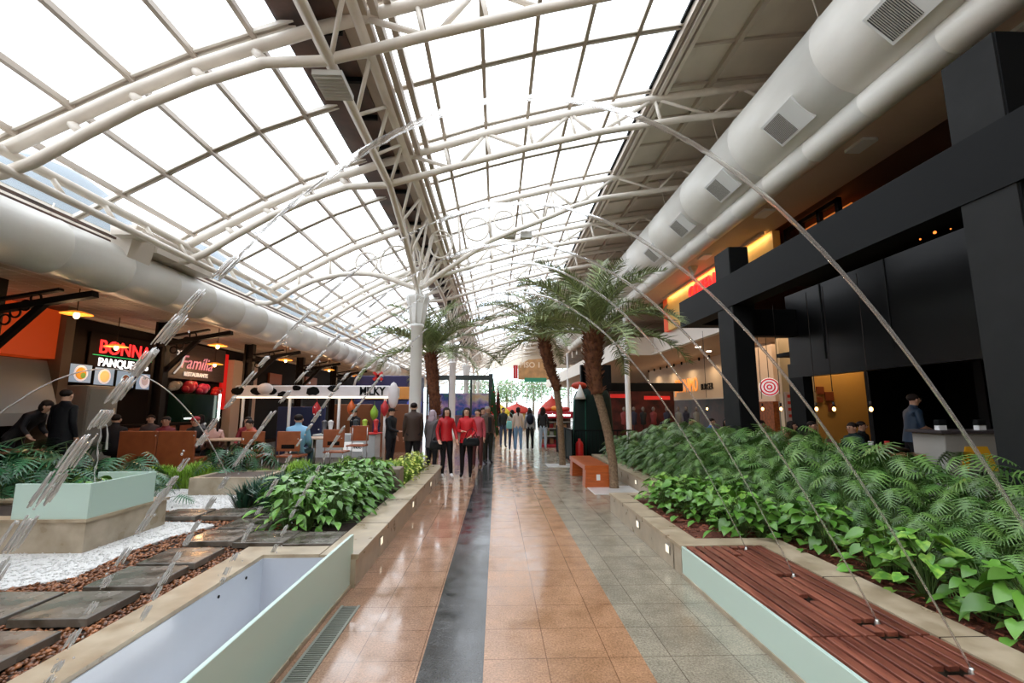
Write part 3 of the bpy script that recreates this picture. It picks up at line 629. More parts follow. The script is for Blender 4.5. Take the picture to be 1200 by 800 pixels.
# back walls seen between the black posts
struct(MB().box(9.75, 10.9, 15.5, 15.7, 0, 4.1).build('wall_pale', mat('grey beige plaster', (.50, .40, .28), .7)))
struct(MB().box(10.9, 13.0, 15.5, 15.7, 0, 4.1).build('wall_ochre', M['ochre']))
struct(MB().box(10.4, 10.6, 17.0, 18.4, 1.9, 4.15).build('wall_pier', M['beige']))
struct(MB().box(10.3, 10.5, 17.0, 18.4, 0, 1.9).build('wall_tile', mat('orange brown tile', (.30, .09, .03), .4, var=.6, scale=10)))
struct(MB().box(11.0, 14, 19.5, 19.7, 2.2, 4.15).build('wall_brown', mat('brown stone cladding', (.2, .10, .06), .6, var=.6, scale=3)))
struct(MB().box(11.0, 14, 19.4, 19.6, 0, 2.2).build('wall_grey', mat('pale blue grey wall', (.32, .36, .38), .6)))
ts = thing('round_sign', 'round white sign with red target rings behind the black post', 'sign', (9.55, 15.9, 2.38), math.radians(-25))
def disc(r, y, m_, nm, r2=0):
    b = MB().tube([(r2*math.cos(a), y, r2*math.sin(a)) for a in [2*PI*i/40 for i in range(40)]], .024, 8, closed=True); b.build(nm, m_, ts)
crim = mat('crimson ring', (.5, .01, .03), .5, emit=(.7, .01, .04), es=.3); wht = mat('white sign face', (.9, .9, .9), .5, emit=(1, .95, .95), es=.35)
MB().lathe([(.001, .06), (.32, .06), (.32, 0), (.001, 0)], n=32, axis='y').build('sign_body', wht, ts)
for r in (.295, .19, .09): disc(r, .0, crim, 'ring', r-.02)
for s_ in (0,): MB().tube([(0, .03, .3), (0, .03, 1.75)], .012, 6).build('rod', M['black'], ts)
nt_ = thing('shop_sign', 'small white script sign on a red strip right of the round sign', 'sign', (11.9, 19.35, 2.35))
MB().bbox(-.7, .7, 0, .05, -.16, .16, .01).build('backing_board', mat('dark red strip', (.2, .02, .01), .5), nt_); text('lettering', 'Divino', .3, whl, nt_, (0, -.02, 0), (PI/2, 0, 0))
pp = thing('poster', 'red and white notice poster on the pale wall behind the diners', 'poster', (10.1, 15.47, 1.7))
MB().bbox(-.3, .3, 0, .03, -.5, .5, .005).build('sheet', mat('poster white', (.6, .5, .5), .5), pp)
for i in range(4): MB().box(-.22, .22-.05*i, -.006, 0, .3-i*.22, .4-i*.22).build('print_block', mat('poster red', (.6, .05, .04), .5), pp)
for i, (x, z, s_) in enumerate(((11.05, 2.25, .13), (11.35, 2.05, .15), (11.4, 1.65, .12), (11.02, 1.93, .09))):
    tag(MB().bbox(x-s_, x+s_, 15.45, 15.5, z-s_, z+s_, .006).build('picture_frame', C3(.25, .06, .02, .5)), ('topmost', 'largest', 'lowest', 'smallest')[i]+' of the four little frames at the edge of the ochre wall', 'picture')
# burger shop front
struct(MB().box(10.5, 10.7, 20.6, 31.5, 2.13, 4.15).build('wall_shop', mat('burger shop plaster', (.66, .52, .38), .7)))
struct(MB().box(13.2, 13.4, 20.0, 34, 0, 4.15).build('wall_shop_back', mat('dark red shop back', (.10, .022, .014), .6, var=.7, scale=1.2)))
bs = thing('shop_sign', 'orange and black burger shop lettering on a beige wall', 'sign', (10.5, 25.0, 2.75))
orl = mat('orange neon letters', (.9, .35, .05), .4, emit=(1, .30, .03), es=.55)
text('lettering', 'JERONIMO', 1.05, orl, bs, (0, .35, .1), (PI/2, 0, -PI/2), sx=.62, extrude=.03, label='orange letters'); text('lettering', 'BURGER', .45, M['black'], bs, (0, -2.25, -.05), (PI/2, 0, -PI/2), sx=.8, extrude=.03, label='black letters')
MB().box(-.03, 0, -4.2, 6.2, -.66, -.60).build('edge_strip', M['fascia'], bs)
for i in range(9): tag(MB().lathe([(.05, 0), (.045, -.16), (.001, -.16)], n=10).build('spot_light', M['black'], None, (10.1, 21.5+i*1.1, 4.15)), 'small black spotlight over the burger shop wall', 'spotlight', 'spotlights over the burger shop wall')
for i in range(4):
    arealight('shop_downlight', (10.0, 21.8+i*2.6, 3.95), (0, math.radians(25), 0), .2, .2, 22, (1, .75, .48))
for i, (x, y) in enumerate(((8.2, 15.6), (9.1, 17.2), (8.3, 18.6), (9.4, 20), (9.6, 14.9), (11.2, 17.4))):
    tag(MB().lathe([(.11, 0), (.11, -.02), (.09, -.025), (.001, -.025)], n=16).build('ceiling_downlight', M['down'], None, (x, y, 4.15)), 'small round downlight in the warm lower ceiling', 'downlight', 'downlights in the lower ceiling')
arealight('downlight_pool', (9.5, 17, 4.05), (0, 0, 0), 2.5, 4, 60, (1, .72, .45))
arealight('ochre_wash', (11.6, 14.9, 3.9), (math.radians(20), 0, 0), 2.0, .3, 30, (1, .7, .35))
arealight('grey_wash', (12.2, 18.7, 3.9), (0, 0, 0), 1.6, .4, 18, (1, .85, .7))
# bare bulbs
def make_bulb():
    t = thing('bare_bulb', 'bulb', 'pendant bulb'); MB().ball((0, 0, 0), .03, .03, .042).build('bulb', M['bulb'], t)
    MB().tube([(0, 0, .05), (0, 0, .14)], .02).build('socket', M['cord'], t); MB().tube([(0, 0, .14), (0, 0, 1)], .008, 5).build('cord', M['cord'], t); return t
B0 = None
for i, (x, y, zt, lb) in enumerate(((6.6, 14.4, 4.1, 'below the word BURGER'), (6.6, 13.2, 4.1, 'just left of the black post'), (6.6, 11.35, 3.43, 'just right of the black post'), (6.6, 10.6, 4.1, 'under the round target sign'), (6.6, 9.4, 4.1, 'before the red notice poster'), (6.6, 8.9, 4.1, 'before the left half of the ochre wall'), (6.6, 8.0, 4.1, 'at the right edge of the ochre wall'))):
    if B0 is None: B0 = o = make_bulb()
    else: o = copy_tree(B0)
    o.location = (x, y, 1.63); o['label'] = 'bare glowing bulb on a cord '+lb
    for ch in o.children:
        if ch.name.startswith('cord'): ch.scale = (1, 1, (zt-1.63))
for (x, y, z, lb, c) in ((8.3, 10.2, 4.62, 'square amber glint imitating a reflection above the black side panel', (1, .45, .06)), (8.3, 7.9, 4.95, 'long amber glint cluster imitating reflections behind the black beam', (1, .25, .04)), (8.3, 7.1, 4.9, 'curved red amber glint cluster imitating reflections next to the near black post', (1, .16, .03))):  # glowing shapes added to imitate reflections in the dark upper glass
    b = MB()
    if 'square' in lb: b.bbox(-.06, .06, -.10, .10, -.10, .10, .01)
    else:
        for q in range(9): b.ball((R.uniform(-.1, .1), -.45+q*.11, R.uniform(-.07, .12)+(.015*(q-4)**2 if 'curved' in lb else 0)), R.uniform(.012, .03), n=6)
    tag(b.build('amber_glint', mat('amber glow %.2f' % c[1], c, .5, emit=c, es=1.6), None, (x, y, z)), lb, 'light')
    MBt = None
# ================================================================ FAR END
struct(MB().box(-14, 16, 62.0, 62.3, 7.0, 10.2).build('wall_far', M['cream']))
fe = bpy.data.objects.new('window_40', None); COL.objects.link(fe); struct(fe)
b = MB(); g = MB().box(-12, 14, 61.98, 62.0, 0, 7.0)
for i in range(14): b.box(-12+i*2-.05, -12+i*2+.05, 61.9, 62.05, 0, 7)
for z in (2.4, 4.8, 7): b.box(-12, 14, 61.9, 62.05, z-.05, z+.05)
b.build('frame', M['barw'], fe); g.build('pane', M['clear'], fe)
# ================================================================ GARDEN, LEFT
def leafset(): return MB()
GZ = .22
g = MB()
g.box(-5.9, -2.40, -2, 9.2, 0, GZ); g.box(-2.4, -1.62, 4.85, 9.2, 0, GZ); g.box(-3.3, -1.6, 9.2, 11.3, 0, GZ)
struct(g.build('floor_garden', M['soil']))
kb = MB(); kb.box(-1.62, -1.31, 4.6, 11.45, 0, .25, 1); kb.box(-1.64, -1.285, 4.6, 11.5, .25, .295); kb.box(-3.3, -1.6, 11.25, 11.45, 0, .25, 1); kb.box(-3.3, -1.6, 11.22, 11.5, .25, .295)
for y in (5.8, 7.2, 8.6, 10.0): kb.box(-1.645, -1.283, y, y+.008, .24, .297, 2)
struct(kb.build('trim_10', [M['stone'], M['stonew'], M['soil']]))
kc = MB(); kc.box(-2.42, -2.17, -2, 4.85, .0, .24, 1); kc.box(-2.43, -2.165, -2, 4.86, .24, .30); kc.box(-2.165, -1.645, 4.60, 4.86, .24, .30); kc.box(-2.17, -1.62, 4.62, 4.85, 0, .24, 1)
struct(kc.build('trim_11', [M['stone'], M['stonew']]))
bs_ = thing('fountain_basin', 'long sunken fountain basin with a pale green glass front left of the walkway', 'fountain basin', (-1.8, 1.5, 0))
b = MB(); b.box(-2.165, -2.155, -1.5, 4.6, -.45, .27); b.box(-2.155, -1.385, 4.59, 4.6, -.45, .27)
b.box(-2.17, -1.38, -1.5, 4.6, -.46, -.45)
b.build('lining_panel', M['lilac'], bs_, world=True)
for y in (0.4, 2.45, ): MB().box(-2.158, -2.150, y, y+.006, -.45, .26).build('joint', M['bar'], bs_, world=True)
b = MB()
for y, z in ((1.7, .2), (2.0, .2), (3.9, .2), (4.3, .2)): b.lathe([(.012, -2.155), (.012, -2.148), (.001, -2.147)], c=(0, y, z), n=8, axis='x')
b.build('screw_cover', M['black'], bs_, world=True)
MB().bbox(-1.385, -1.355, -1.5, 4.66, .02, .46, .003).build('glass_panel', M['aqua'], bs_, world=True)
MB().box(-1.40, -1.345, -1.5, 4.68, 0, .03).build('base_rail', M['stonew'], bs_, world=True)
MB().box(-2.15, -1.39, -1.5, 4.58, -.36, -.34).build('water', M['water'], bs_, world=True)
dr_ = thing('drain_grate', 'narrow steel drain grate along the foot of the glass basin', 'drain grate', (-1.22, 2.5, 0))
b = MB(); b.box(-1.30, -1.28, .5, 4.2, 0, .008); b.box(-1.16, -1.14, .5, 4.2, 0, .008); b.box(-1.28, -1.16, .5, 4.2, 0, .002, 1)
b.build('channel', [mat('weathered steel', (.30, .31, .27), .4, metal=.4), M['black']], dr_, world=True)
b = MB()
for i in range(150): b.box(-1.28, -1.16, .52+i*.0245, .532+i*.0245, .002, .008)
b.build('grating', MC['weathered steel'], dr_, world=True)
# curb lights
def curb_light(x, y, z, s, lb):
    t = thing('curb_light', lb, 'wall light', (x, y, z)); fr_ = MB().bbox(-.008, .008, -.055, .055, -.045, .045, .003).build('frame', M['chrome'], t); MB().box(-.0095 if s < 0 else .008, -.008 if s < 0 else .0095, -.045, .045, -.036, .036).build('lens', mat('curb lens', (.9, .88, .8), .3, emit=(1, .85, .6), es=.8), fr_)
for i, y in enumerate((5.55, 7.55, 9.5)): curb_light(-1.305, y, .16, 1, 'small square light in the left curb, %s from the camera' % ORD[i])
for i, (x, y) in enumerate(((1.842, 6.2), (1.842, 5.15), (2.842, 9.6), (2.842, 8.6))): curb_light(x, y, .16, -1, ('small square light in the right curb left of the lime plants', 'small square light in the right curb beside the slatted deck', 'small square light in the set back curb behind the leaning palm', 'small square light in the set back curb, nearest the camera')[i])
# pavers
PV = [(-3.48, 3.56, 'half cut off by the left picture edge, second row'), (-2.92, 3.555, 'second row from the camera, next to the coping'), (-2.93, 2.93, 'nearest the camera by the coping'), (-3.5, 2.93, 'nearest the camera by the picture edge'), (-2.92, 4.11, 'third row by the coping'), (-2.92, 4.64, 'fourth row by the coping'), (-2.97, 5.32, 'before the green planter bed, left of three'),
      (-2.43, 5.26, 'before the green planter bed, middle of three'), (-1.91, 5.20, 'at the corner of the basin and the curb'), (-2.93, 5.86, 'left of the glossy broad leaves, nearer'), (-2.93, 6.42, 'left of the glossy broad leaves, farther'), (-3.5, 6.47, 'in the middle of the far cross row'), (-4.07, 6.45, 'at the left end of the far cross row'), (-3.5, 5.9, 'beside the white gravel, far row')]
PVrect = []
for x, y, lb in PV[:13]:
    a = R.uniform(-.03, .03); b = MB().bbox(-.255, .255, -.232, .232, 0, .055, .006)
    tag(b.build('stepping_stone', M['paver'], None, (x, y, GZ+.02), a), 'wet square slate stepping stone '+lb, 'stepping stone', 'slate stepping stones in the pebbles'); PVrect.append((x, y))
# white gravel and brown pebbles
WP = [(-5.9, 3.9), (-3.9, 4.0), (-3.55, 4.25), (-3.66, 4.98), (-3.6, 5.5), (-3.42, 6.0), (-3.75, 6.15), (-4.3, 6.2), (-5.9, 6.3)]
WP2 = [(-5.9, 6.75), (-3.3, 6.95), (-3.2, 7.9), (-3.8, 8.6), (-5.9, 8.6)]
def inpoly(x, y, P):
    c = False; j = len(P)-1
    for i in range(len(P)):
        if (P[i][1] > y) != (P[j][1] > y) and x < (P[j][0]-P[i][0])*(y-P[i][1])/(P[j][1]-P[i][1])+P[i][0]: c = not c
        j = i
    return c
b = MB(); b.prism(WP, GZ, GZ+.018, 'z'); b.prism(WP2, GZ, GZ+.018, 'z')
rocks = lambda n, f, s: None
def octa(b, x, y, z, r):
    a = R.uniform(0, PI); ca, sa = math.cos(a), math.sin(a); rx, ry, rz = r*R.uniform(.8, 1.4), r*R.uniform(.7, 1), r*R.uniform(.45, .7)
    n = 6; vs = [(x, y, z-rz), (x, y, z+rz)]
    for i in range(n):
        q = 2*PI*i/n; px, py = rx*math.cos(q), ry*math.sin(q); vs.append((x+px*ca-py*sa, y+px*sa+py*ca, z+R.uniform(-.2, .2)*rz))
    b.add(vs, [(0, 2+(i+1) % n, 2+i) for i in range(n)]+[(1, 2+i, 2+(i+1) % n) for i in range(n)], 0, True)
for i in range(5200):
    x, y = R.uniform(-5.9, -3.2), R.uniform(3.9, 8.6)
    if (inpoly(x, y, WP) or inpoly(x, y, WP2)): octa(b, x, y, GZ+.02, R.uniform(.010, .018))
tag(b.build('white_gravel', mat('white gravel', (.90, .89, .87), .7, var=.25, scale=60, bump=.8)), 'white marble gravel around the stone planters', 'gravel', kind='stuff')
b = MB(); n = 0
pbm = mat('brown pebble', (.34, .135, .055), .25, col2=(.16, .06, .028), scale=12, island=.6)
while n < 11000:
    x, y = R.uniform(-4.6, -2.42), R.uniform(1.6, 7.0)
    if y > 4.9 and x < -2.4 and R.random() < .4: continue
    if inpoly(x, y, WP) or inpoly(x, y, WP2): continue
    if any(abs(x-p[0]) < .25 and abs(y-p[1]) < .225 for p in PVrect): n += 0; continue
    octa(b, x, y, GZ+R.uniform(.0, .018), R.uniform(.012, .026)); n += 1
for i in range(1500): octa(b, R.uniform(-2.4, -1.65), R.uniform(4.88, 5.6), GZ+R.uniform(0, .015), R.uniform(.012, .022))
tag(b.build('brown_pebbles', pbm), 'wet red brown pebbles between the stepping stones', 'pebbles', kind='stuff')
# stone planter with glass
t = thing('stone_planter', 'tan stone planter box topped with pale green glass at the left edge', 'planter', (-5.3, 5.5, GZ))
b = MB(); b.box(-6.6, -4.07, 4.92, 5.04, GZ, .53, 0); b.box(-4.19, -4.07, 5.04, 6.06, GZ, .53); b.box(-6.6, -4.19, 5.94, 6.06, GZ, .53); b.box(-6.6, -6.48, 5.04, 5.94, GZ, .53)
b.build('body', M['stonew'], t, world=True)
b = MB(); b.box(-6.62, -4.05, 4.90, 5.08, .53, .56); b.box(-4.23, -4.05, 5.08, 6.08, .53, .56); b.box(-6.62, -4.23, 5.90, 6.08, .53, .56)
b.build('rim', M['stone'], t, world=True)
MB().box(-6.45, -4.2, 5.05, 5.92, GZ, .50).build('soil', M['soil'], t, world=True)
MB().bbox(-4.80, -4.065, 4.92, 4.95, .56, .90, .003).build('glass_panel', M['aqua'], t, world=True); MB().bbox(-4.095, -4.065, 4.95, 5.82, .56, .90, .003).build('glass_panel', M['aqua'], t, world=True); MB().bbox(-4.72, -4.095, 5.79, 5.82, .56, .90, .003).build('glass_panel', M['aqua'], t, world=True)
t = thing('stone_planter', 'low tan stone box with dark slatted top beyond the white gravel', 'planter', (-4.5, 8.5, GZ))
b = MB(); b.box(-5.05, -3.9, 8.0, 8.1, GZ, .51); b.box(-4.0, -3.9, 8.1, 8.95, GZ, .51); b.box(-5.05, -3.9, 8.85, 8.95, GZ, .51); b.box(-5.05, -4.95, 8.1, 8.85, GZ, .51); b.build('body', M['stonew'], t, world=True)
b = MB()
for i in range(7): b.box(-4.94, -4.01, 8.13+i*.1, 8.19+i*.1, .47, .50)
b.build('slats', mat('grey weathered slats', (.16, .12, .10), .6), t, world=True); MB().box(-4.95, -4.0, 8.1, 8.85, .3, .4).build('basin', M['black'], t, world=True)
tag(MB().bbox(-.17, .17, -.2, .2, 0, .38, .015).build('stone_block', mat('grey brown block', (.22, .17, .13), .6), None, (-1.86, 8.55, GZ)), 'small square stone block at the end of the broad leaved plants', 'block')
# ================================================================ GARDEN, RIGHT
g = MB(); g.box(2.95, 5.4, -1, 14, 0, GZ); g.box(2.1, 2.95, 5.0, 7.45, 0, GZ)
struct(g.build('floor_bed', M['mulch']))
k = MB()
k.box(2.68, 2.93, -1, 4.8, 0, .25, 1); k.box(2.665, 2.96, -1, 4.8, .25, .29); k.box(1.85, 2.95, 4.8, 5.02, 0, .25, 1); k.box(1.84, 2.96, 4.79, 5.04, .25, .29)
k.box(1.85, 2.08, 5.0, 7.7, 0, .25, 1); k.box(1.835, 2.10, 5.04, 7.72, .25, .29); k.box(2.08, 3.1, 7.46, 7.7, 0, .25, 1); k.box(2.10, 2.84, 7.45, 7.72, .25, .29)
k.box(2.85, 3.08, 7.7, 14, 0, .25, 1); k.box(2.838, 3.1, 7.45, 14.02, .25, .29); k.box(3.08, 5.4, 13.85, 14.02, 0, .29, 1); k.box(5.36, 5.5, -1, 14, 0, .45, 1)
for y in (6.0, 6.9): k.box(1.833, 2.102, y, y+.008, .24, .292, 2)
for y in (2.9, 3.9): k.box(2.66, 2.962, y, y+.006, .24, .292, 2)
struct(k.build('trim_12', [M['stone'], M['stonew'], M['soil']]))
dk = thing('fountain_deck', 'slatted red brown timber deck over the fountain channel right of the walkway', 'deck', (2.27, 2, 0))
b = MB(); NS = 9; wS = (2.655-1.885)/NS
for i in range(NS):
    x0 = 1.885+i*wS+.012; x1 = 1.885+(i+1)*wS-.010
    segs = [(-1, 2.93), (2.945, 4.77)]
    if i in (5, 6): segs = [(-1, 2.52), (2.60, 2.90), (2.98, 3.08), (3.16, 3.91), (3.99, 4.64), (4.71, 4.77)]
    if i == 4: segs = [(-1, 2.93), (2.945, 3.45), (3.56, 4.45), (4.5, 4.77)]
    for a, c in segs: b.bbox(x0, x1, a, c, .262, .29, .003)
b.build('slats', M['jatoba'], dk, world=True)
b = MB()
for y in (-.5, .5, 1.5, 2.4, 2.93, 3.5, 4.2, 4.7): b.box(1.89, 2.65, y-.03, y+.03, .22, .26)
b.build('joist', M['darkb'], dk, world=True)
MB().box(1.88, 2.66, -1, 4.78, 0, .03).build('channel', M['black'], dk, world=True)
MB().bbox(1.85, 1.878, -1, 4.79, .035, .285, .003).build('glass_panel', M['aqua'], dk, world=True); MB().box(1.84, 1.885, -1, 4.79, 0, .035).build('base_rail', M['stonew'], dk, world=True)
# bark chips, one mass
b = MB()
for i in range(5200):
    x, y = R.uniform(2.15, 4.2), R.uniform(2.0, 13)
    if x < 2.97 and not 5.05 < y < 7.4: continue
    if y > 7.7 and x < 3.12: continue
    a = R.uniform(0, PI); l = R.uniform(.012, .035); w2 = l*.35; z = GZ+R.uniform(0, .03); dx, dy = math.cos(a), math.sin(a)
    b.add([(x-dx*l-dy*w2, y-dy*l+dx*w2, z), (x+dx*l-dy*w2, y+dy*l+dx*w2, z+R.uniform(-.01, .02)), (x+dx*l+dy*w2, y+dy*l-dx*w2, z+.008), (x-dx*l+dy*w2, y-dy*l-dx*w2, z+.006)], [(0, 1, 2, 3)])
tag(b.build('bark_chips', M['bark']), 'red bark mulch in the right planting bed', 'mulch', kind='stuff')
# ---------------------------------------------------------------- leaves
def place(frame, pts): return [frame @ Vector(p) for p in pts]
def leaf_frame(o, d, roll=0):
    d = Vector(d).normalized(); s = d.cross(Vector((0, 0, 1))); s = s.normalized() if s.length > 1e-3 else Vector((1, 0, 0)); u = s.cross(d)
    m = Matrix((( d.x, s.x, u.x, o[0]), (d.y, s.y, u.y, o[1]), (d.z, s.z, u.z, o[2]), (0, 0, 0, 1)))
    return m @ Matrix.Rotation(roll, 4, 'X')
def lobed_leaf(b, fr, L_, W_, n=8, droop=.25):
    P = lambda t, y, e=0: (t*L_, y, -droop*L_*t*t-.25*abs(y)*abs(y)/max(W_, .01)+e)
    vs = []; fs = []
    for i in range(n+1):
        t = i/n; vs.append(P(t, 0))
    for s in (-1, 1):
        for i in range(n):
            t0, t1 = i/n, (i+.9)/n; tm = (t0+t1)/2
            Lb = W_*(.55+.75*math.sin(PI*min(1, (tm+.18)*.85)))*(1-.45*tm); an = math.radians(100-70*tm)
            dx, dy = math.cos(an)*Lb/L_, math.sin(an)*Lb*s
            k = len(vs); w1 = (t1-t0)*.46
            vs += [P(tm+dx*.35-w1*.7, dy*.35, .004), P(tm+dx*.35+w1*.7, dy*.35, .004), P(tm+dx*.72-w1*.5, dy*.72), P(tm+dx*.72+w1*.5, dy*.72), P(tm+dx, dy)]
            f = [(i, i+1, k+1, k), (k, k+1, k+3, k+2), (k+2, k+3, k+4)]
            fs += f if s > 0 else [q[::-1] for q in f]
    b.add(place(fr, vs), fs, 0, False)
def oval_leaf(b, fr, L_, W_, heart=0, droop=.3, n=5, fold=.18):
    vs = []; fs = []
    prof = [0, .62, .95, .9, .55, 0][:n+1] if not heart else [.55, 1.0, .92, .7, .38, 0]
    for i in range(n+1):
        t = i/n; z = -droop*L_*t*t
        w_ = W_*prof[i]; back = -.16*L_ if (heart and i == 0) else 0
        vs += [(t*L_, 0, z), (t*L_+back, w_, z+fold*w_), (t*L_+back, -w_, z+fold*w_)]
    for i in range(n):
        a = i*3; c = a+3; fs += [(a, c, c+1, a+1), (a, a+2, c+2, c)]
    b.add(place(fr, vs), fs, 0, True)
def plant(name, label, cat, group, nl, hmin, hmax, spread, L_, W_, kind, lm, sm=None, seed=0):
    R.seed(seed); t = thing(name, label, cat, group=group)
    lv = MB(); st = MB()
    for i in range(nl):
        a = 2*PI*(i*.618)+R.uniform(-.3, .3); f = (i+.5)/nl; h = hmin+(hmax-hmin)*(1-f**1.3)*R.uniform(.85, 1.1); r = spread*(.25+.85*f)*R.uniform(.8, 1.15)
        dx, dy = math.cos(a), math.sin(a)
        tip = Vector((dx*r, dy*r, h)); mid = Vector((dx*r*.35, dy*r*.35, h*.75))
        st.tube([(dx*.02, dy*.02, 0), mid, tip], [.008*L_/.3+.002, .006*L_/.3+.001, .003], 4, caps=False)
        pitch = R.uniform(-.55, .15) if kind != 'lobed' else R.uniform(-.75, -.05)
        fr = leaf_frame(tip, (dx, dy, pitch), R.uniform(-.5, .5)); s_ = R.uniform(.7, 1.15)
        if kind == 'lobed': lobed_leaf(lv, fr, L_*s_, W_*s_, 8, R.uniform(.15, .5))
        elif kind == 'heart': oval_leaf(lv, fr, L_*s_, W_*s_, 1, R.uniform(.05, .4), fold=.3)
        else: oval_leaf(lv, fr, L_*s_, W_*s_, 0, R.uniform(.1, .5), fold=.3)
    lv.build('leaves', lm, t); st.build('stems', sm or M['stem'], t)
    return t
def bed(protos, spots):
    used_ = set()
    for i, (x, y, z, s_) in enumerate(spots):
        p = protos[R.randrange(len(protos))] if i >= len(protos) else protos[i]
        o = p if p.name not in used_ else copy_tree(p)
        used_.add(p.name); o.location = (x, y, z); o.rotation_euler.z = R.uniform(0, 6.28); o.scale = (s_, s_, s_)
PH = [plant('philodendron', 'deep green philodendron with big fringed leaves in the right bed', 'philodendron', 'fringed philodendrons filling the right bed', 34, .22, .98, .52, .27, .16, 'lobed', M['gr2'], seed=11+i) for i in range(5)]
R.seed(5); sp_l = []
for j, y in enumerate(np.arange(2.3, 13.7, .50)):
    for i, x in enumerate((3.6, 4.05, 4.55, 5.05)):
        yy = y+R.uniform(-.14, .14); near = min(1, max(0, (y-2.3)/3))
        sp_l.append((x+R.uniform(-.12, .12)+(.1 if y < 5 else -.15), yy, GZ, (.62, .8, .95, 1.06)[i]*R.uniform(.9, 1.1)*(.88 if y < 6 else 1)))
for y in np.arange(8.0, 13.5, .6): sp_l.append((3.35, y, GZ, R.uniform(.5, .62)))
bed(PH, sp_l)
SY = [plant('arrowhead_plant', 'lime green arrowhead plant at the front of the right bed', 'arrowhead plant', 'lime arrowhead plants edging the right bed', 32, .06, .40, .25, .125, .055, 'heart', M['gr1'] if i in (1, 3) else M['gr3'], seed=31+i) for i in range(4)]
R.seed(6); sp_l = []
for y in np.arange(2.6, 7.4, .33):
    for x in ((3.25, 3.5) if R.random() < .6 else (3.3,)) if y < 5 else (2.7, 3.0, 3.3): sp_l.append((x+R.uniform(-.08, .08), y+R.uniform(-.1, .1), GZ, R.uniform(.8, 1.2)))
for x, y in ((2.4, 7.1), (2.6, 6.8), (2.35, 6.6), (2.5, 6.2), (2.65, 5.9)): sp_l.append((x, y, GZ, R.uniform(.8, 1)))
bed(SY, sp_l)
BL = [plant('broadleaf_plant', 'glossy bright green broad leaved plant by the left curb', 'leafy plant', 'glossy broad leaved plants in the left bed', 44, .06, .50, .27, .17, .042, 'oval', M['gr1'], seed=41+i) for i in range(4)]
R.seed(8); sp_l = []
for y in np.arange(5.85, 8.5, .33):
    for x in (-1.95, -2.25, -2.55, -2.85):
        if x < -2.6 and y < 6.3: continue
        sp_l.append((x+R.uniform(-.08, .08), y+R.uniform(-.08, .08), GZ, R.uniform(.85, 1.15)))
bed(BL, sp_l)
# blue green spiky clumps
def blades(name, label, cat, group, n, h, spread, mt, seed, w_=.012, parent=None):
    R.seed(seed); b = MB()
    for i in range(n):
        a = R.uniform(0, 2*PI); r = spread*R.random(); hh = h*R.uniform(.6, 1.1); dx, dy = math.cos(a), math.sin(a); x0, y0 = dx*r*.3, dy*r*.3
        px, py = -dy*w_, dx*w_
        p = [(x0, y0, 0), (x0+dx*r*.5, y0+dy*r*.5, hh*.7), (x0+dx*r*1.3, y0+dy*r*1.3, hh)]
        b.add([(p[0][0]-px, p[0][1]-py, 0), (p[0][0]+px, p[0][1]+py, 0), (p[1][0]+px, p[1][1]+py, p[1][2]), (p[1][0]-px, p[1][1]-py, p[1][2]), p[2]], [(0, 1, 2, 3), (3, 2, 4)])
    return tag(b.build(name, mt), label, cat, group)
BG = [blades('mondo_grass', 'dark blue green spiky grass clump between the slatted stone box and the broad leaves', 'grass clump', 'blue green spiky clumps', 110, .42, .3, M['gr5'], 61+i) for i in range(3)]
R.seed(9); sp_l = [(x+R.uniform(-.08, .08), y+R.uniform(-.08, .08), GZ, R.uniform(.85, 1.15)) for y in np.arange(6.9, 8.7, .3) for x in (-3.55, -3.22, -2.95) if not (x < -3.4 and y > 7.8)]
bed(BG, sp_l)
# monstera on the left
MO = [plant('monstera', 'dark glossy monstera', 'monstera', 'dark monsteras behind the glass topped planter', 14, .25, .85, .5, .42, .24, 'lobed', M['gr6'], seed=71+i) for i in range(3)]
for o in MO: o['label'] = 'dark glossy monstera with split leaves behind the glass topped stone planter'
R.seed(10); bed(MO, [(-5.75, 6.5, GZ, .9), (-5.2, 6.45, GZ, .75), (-6.2, 6.6, LV, 1), (-6.4, 7.3, LV, 1.05), (-5.6, 7.2, GZ, .85), (-6.9, 6.8, LV, 1.1), (-7.3, 7.6, LV, 1.1), (-6.0, 8.1, LV, .8), (-5.0, 7.1, GZ, .6), (-6.1, 5.5, .5, .6)])
m2 = copy_tree(MO[0], (-5.1, 9.1, LV), 1.0, 'dark split leaved plant behind the slatted stone box, left one', scale=.85, group='split leaved plants behind the slatted box')
m3 = copy_tree(MO[1], (-4.7, 9.25, LV), 2.0, 'dark split leaved plant behind the slatted stone box, right one', scale=.9, group='split leaved plants behind the slatted box')
sb = plant('small_shrub', 'low light green plant inside the glass topped stone planter', 'small plant', None, 26, .1, .42, .25, .12, .04, 'oval', M['gr1'], seed=81); sb.location = (-4.5, 5.45, .48)
# fluffy bright grass
b = MB(); R.seed(12)
def tuft(x, y, z, h):
    a = R.uniform(0, 6.28); l = R.uniform(.05, .16); dx, dy = math.cos(a), math.sin(a); w_ = .0055
    hh = h*R.uniform(.5, 1.15)
    b.add([(x-dy*w_, y+dx*w_, z), (x+dy*w_, y-dx*w_, z), (x+dx*l*.5+dy*w_, y+dy*l*.5-dx*w_, z+hh*.75), (x+dx*l*.5-dy*w_, y+dy*l*.5+dx*w_, z+hh*.75), (x+dx*l, y+dy*l, z+hh*.9)], [(0, 1, 2, 3), (3, 2, 4)])
for i in range(17000):
    x = R.uniform(-7.6, -1.7); y = R.uniform(8.7, 9.2) if x < -3.3 else R.uniform(8.7, 11.1)
    if -5.15 < x < -3.8 and y < 9.0: y = R.uniform(8.98, 9.2)
    tuft(x, y, GZ, .34+.1*math.sin(x*3)+.06*math.sin(x*7+y*3))
tag(b.build('fern_grass', M['gr4']), 'fluffy bright green fern grass along the back of the left garden', 'grass', kind='stuff')
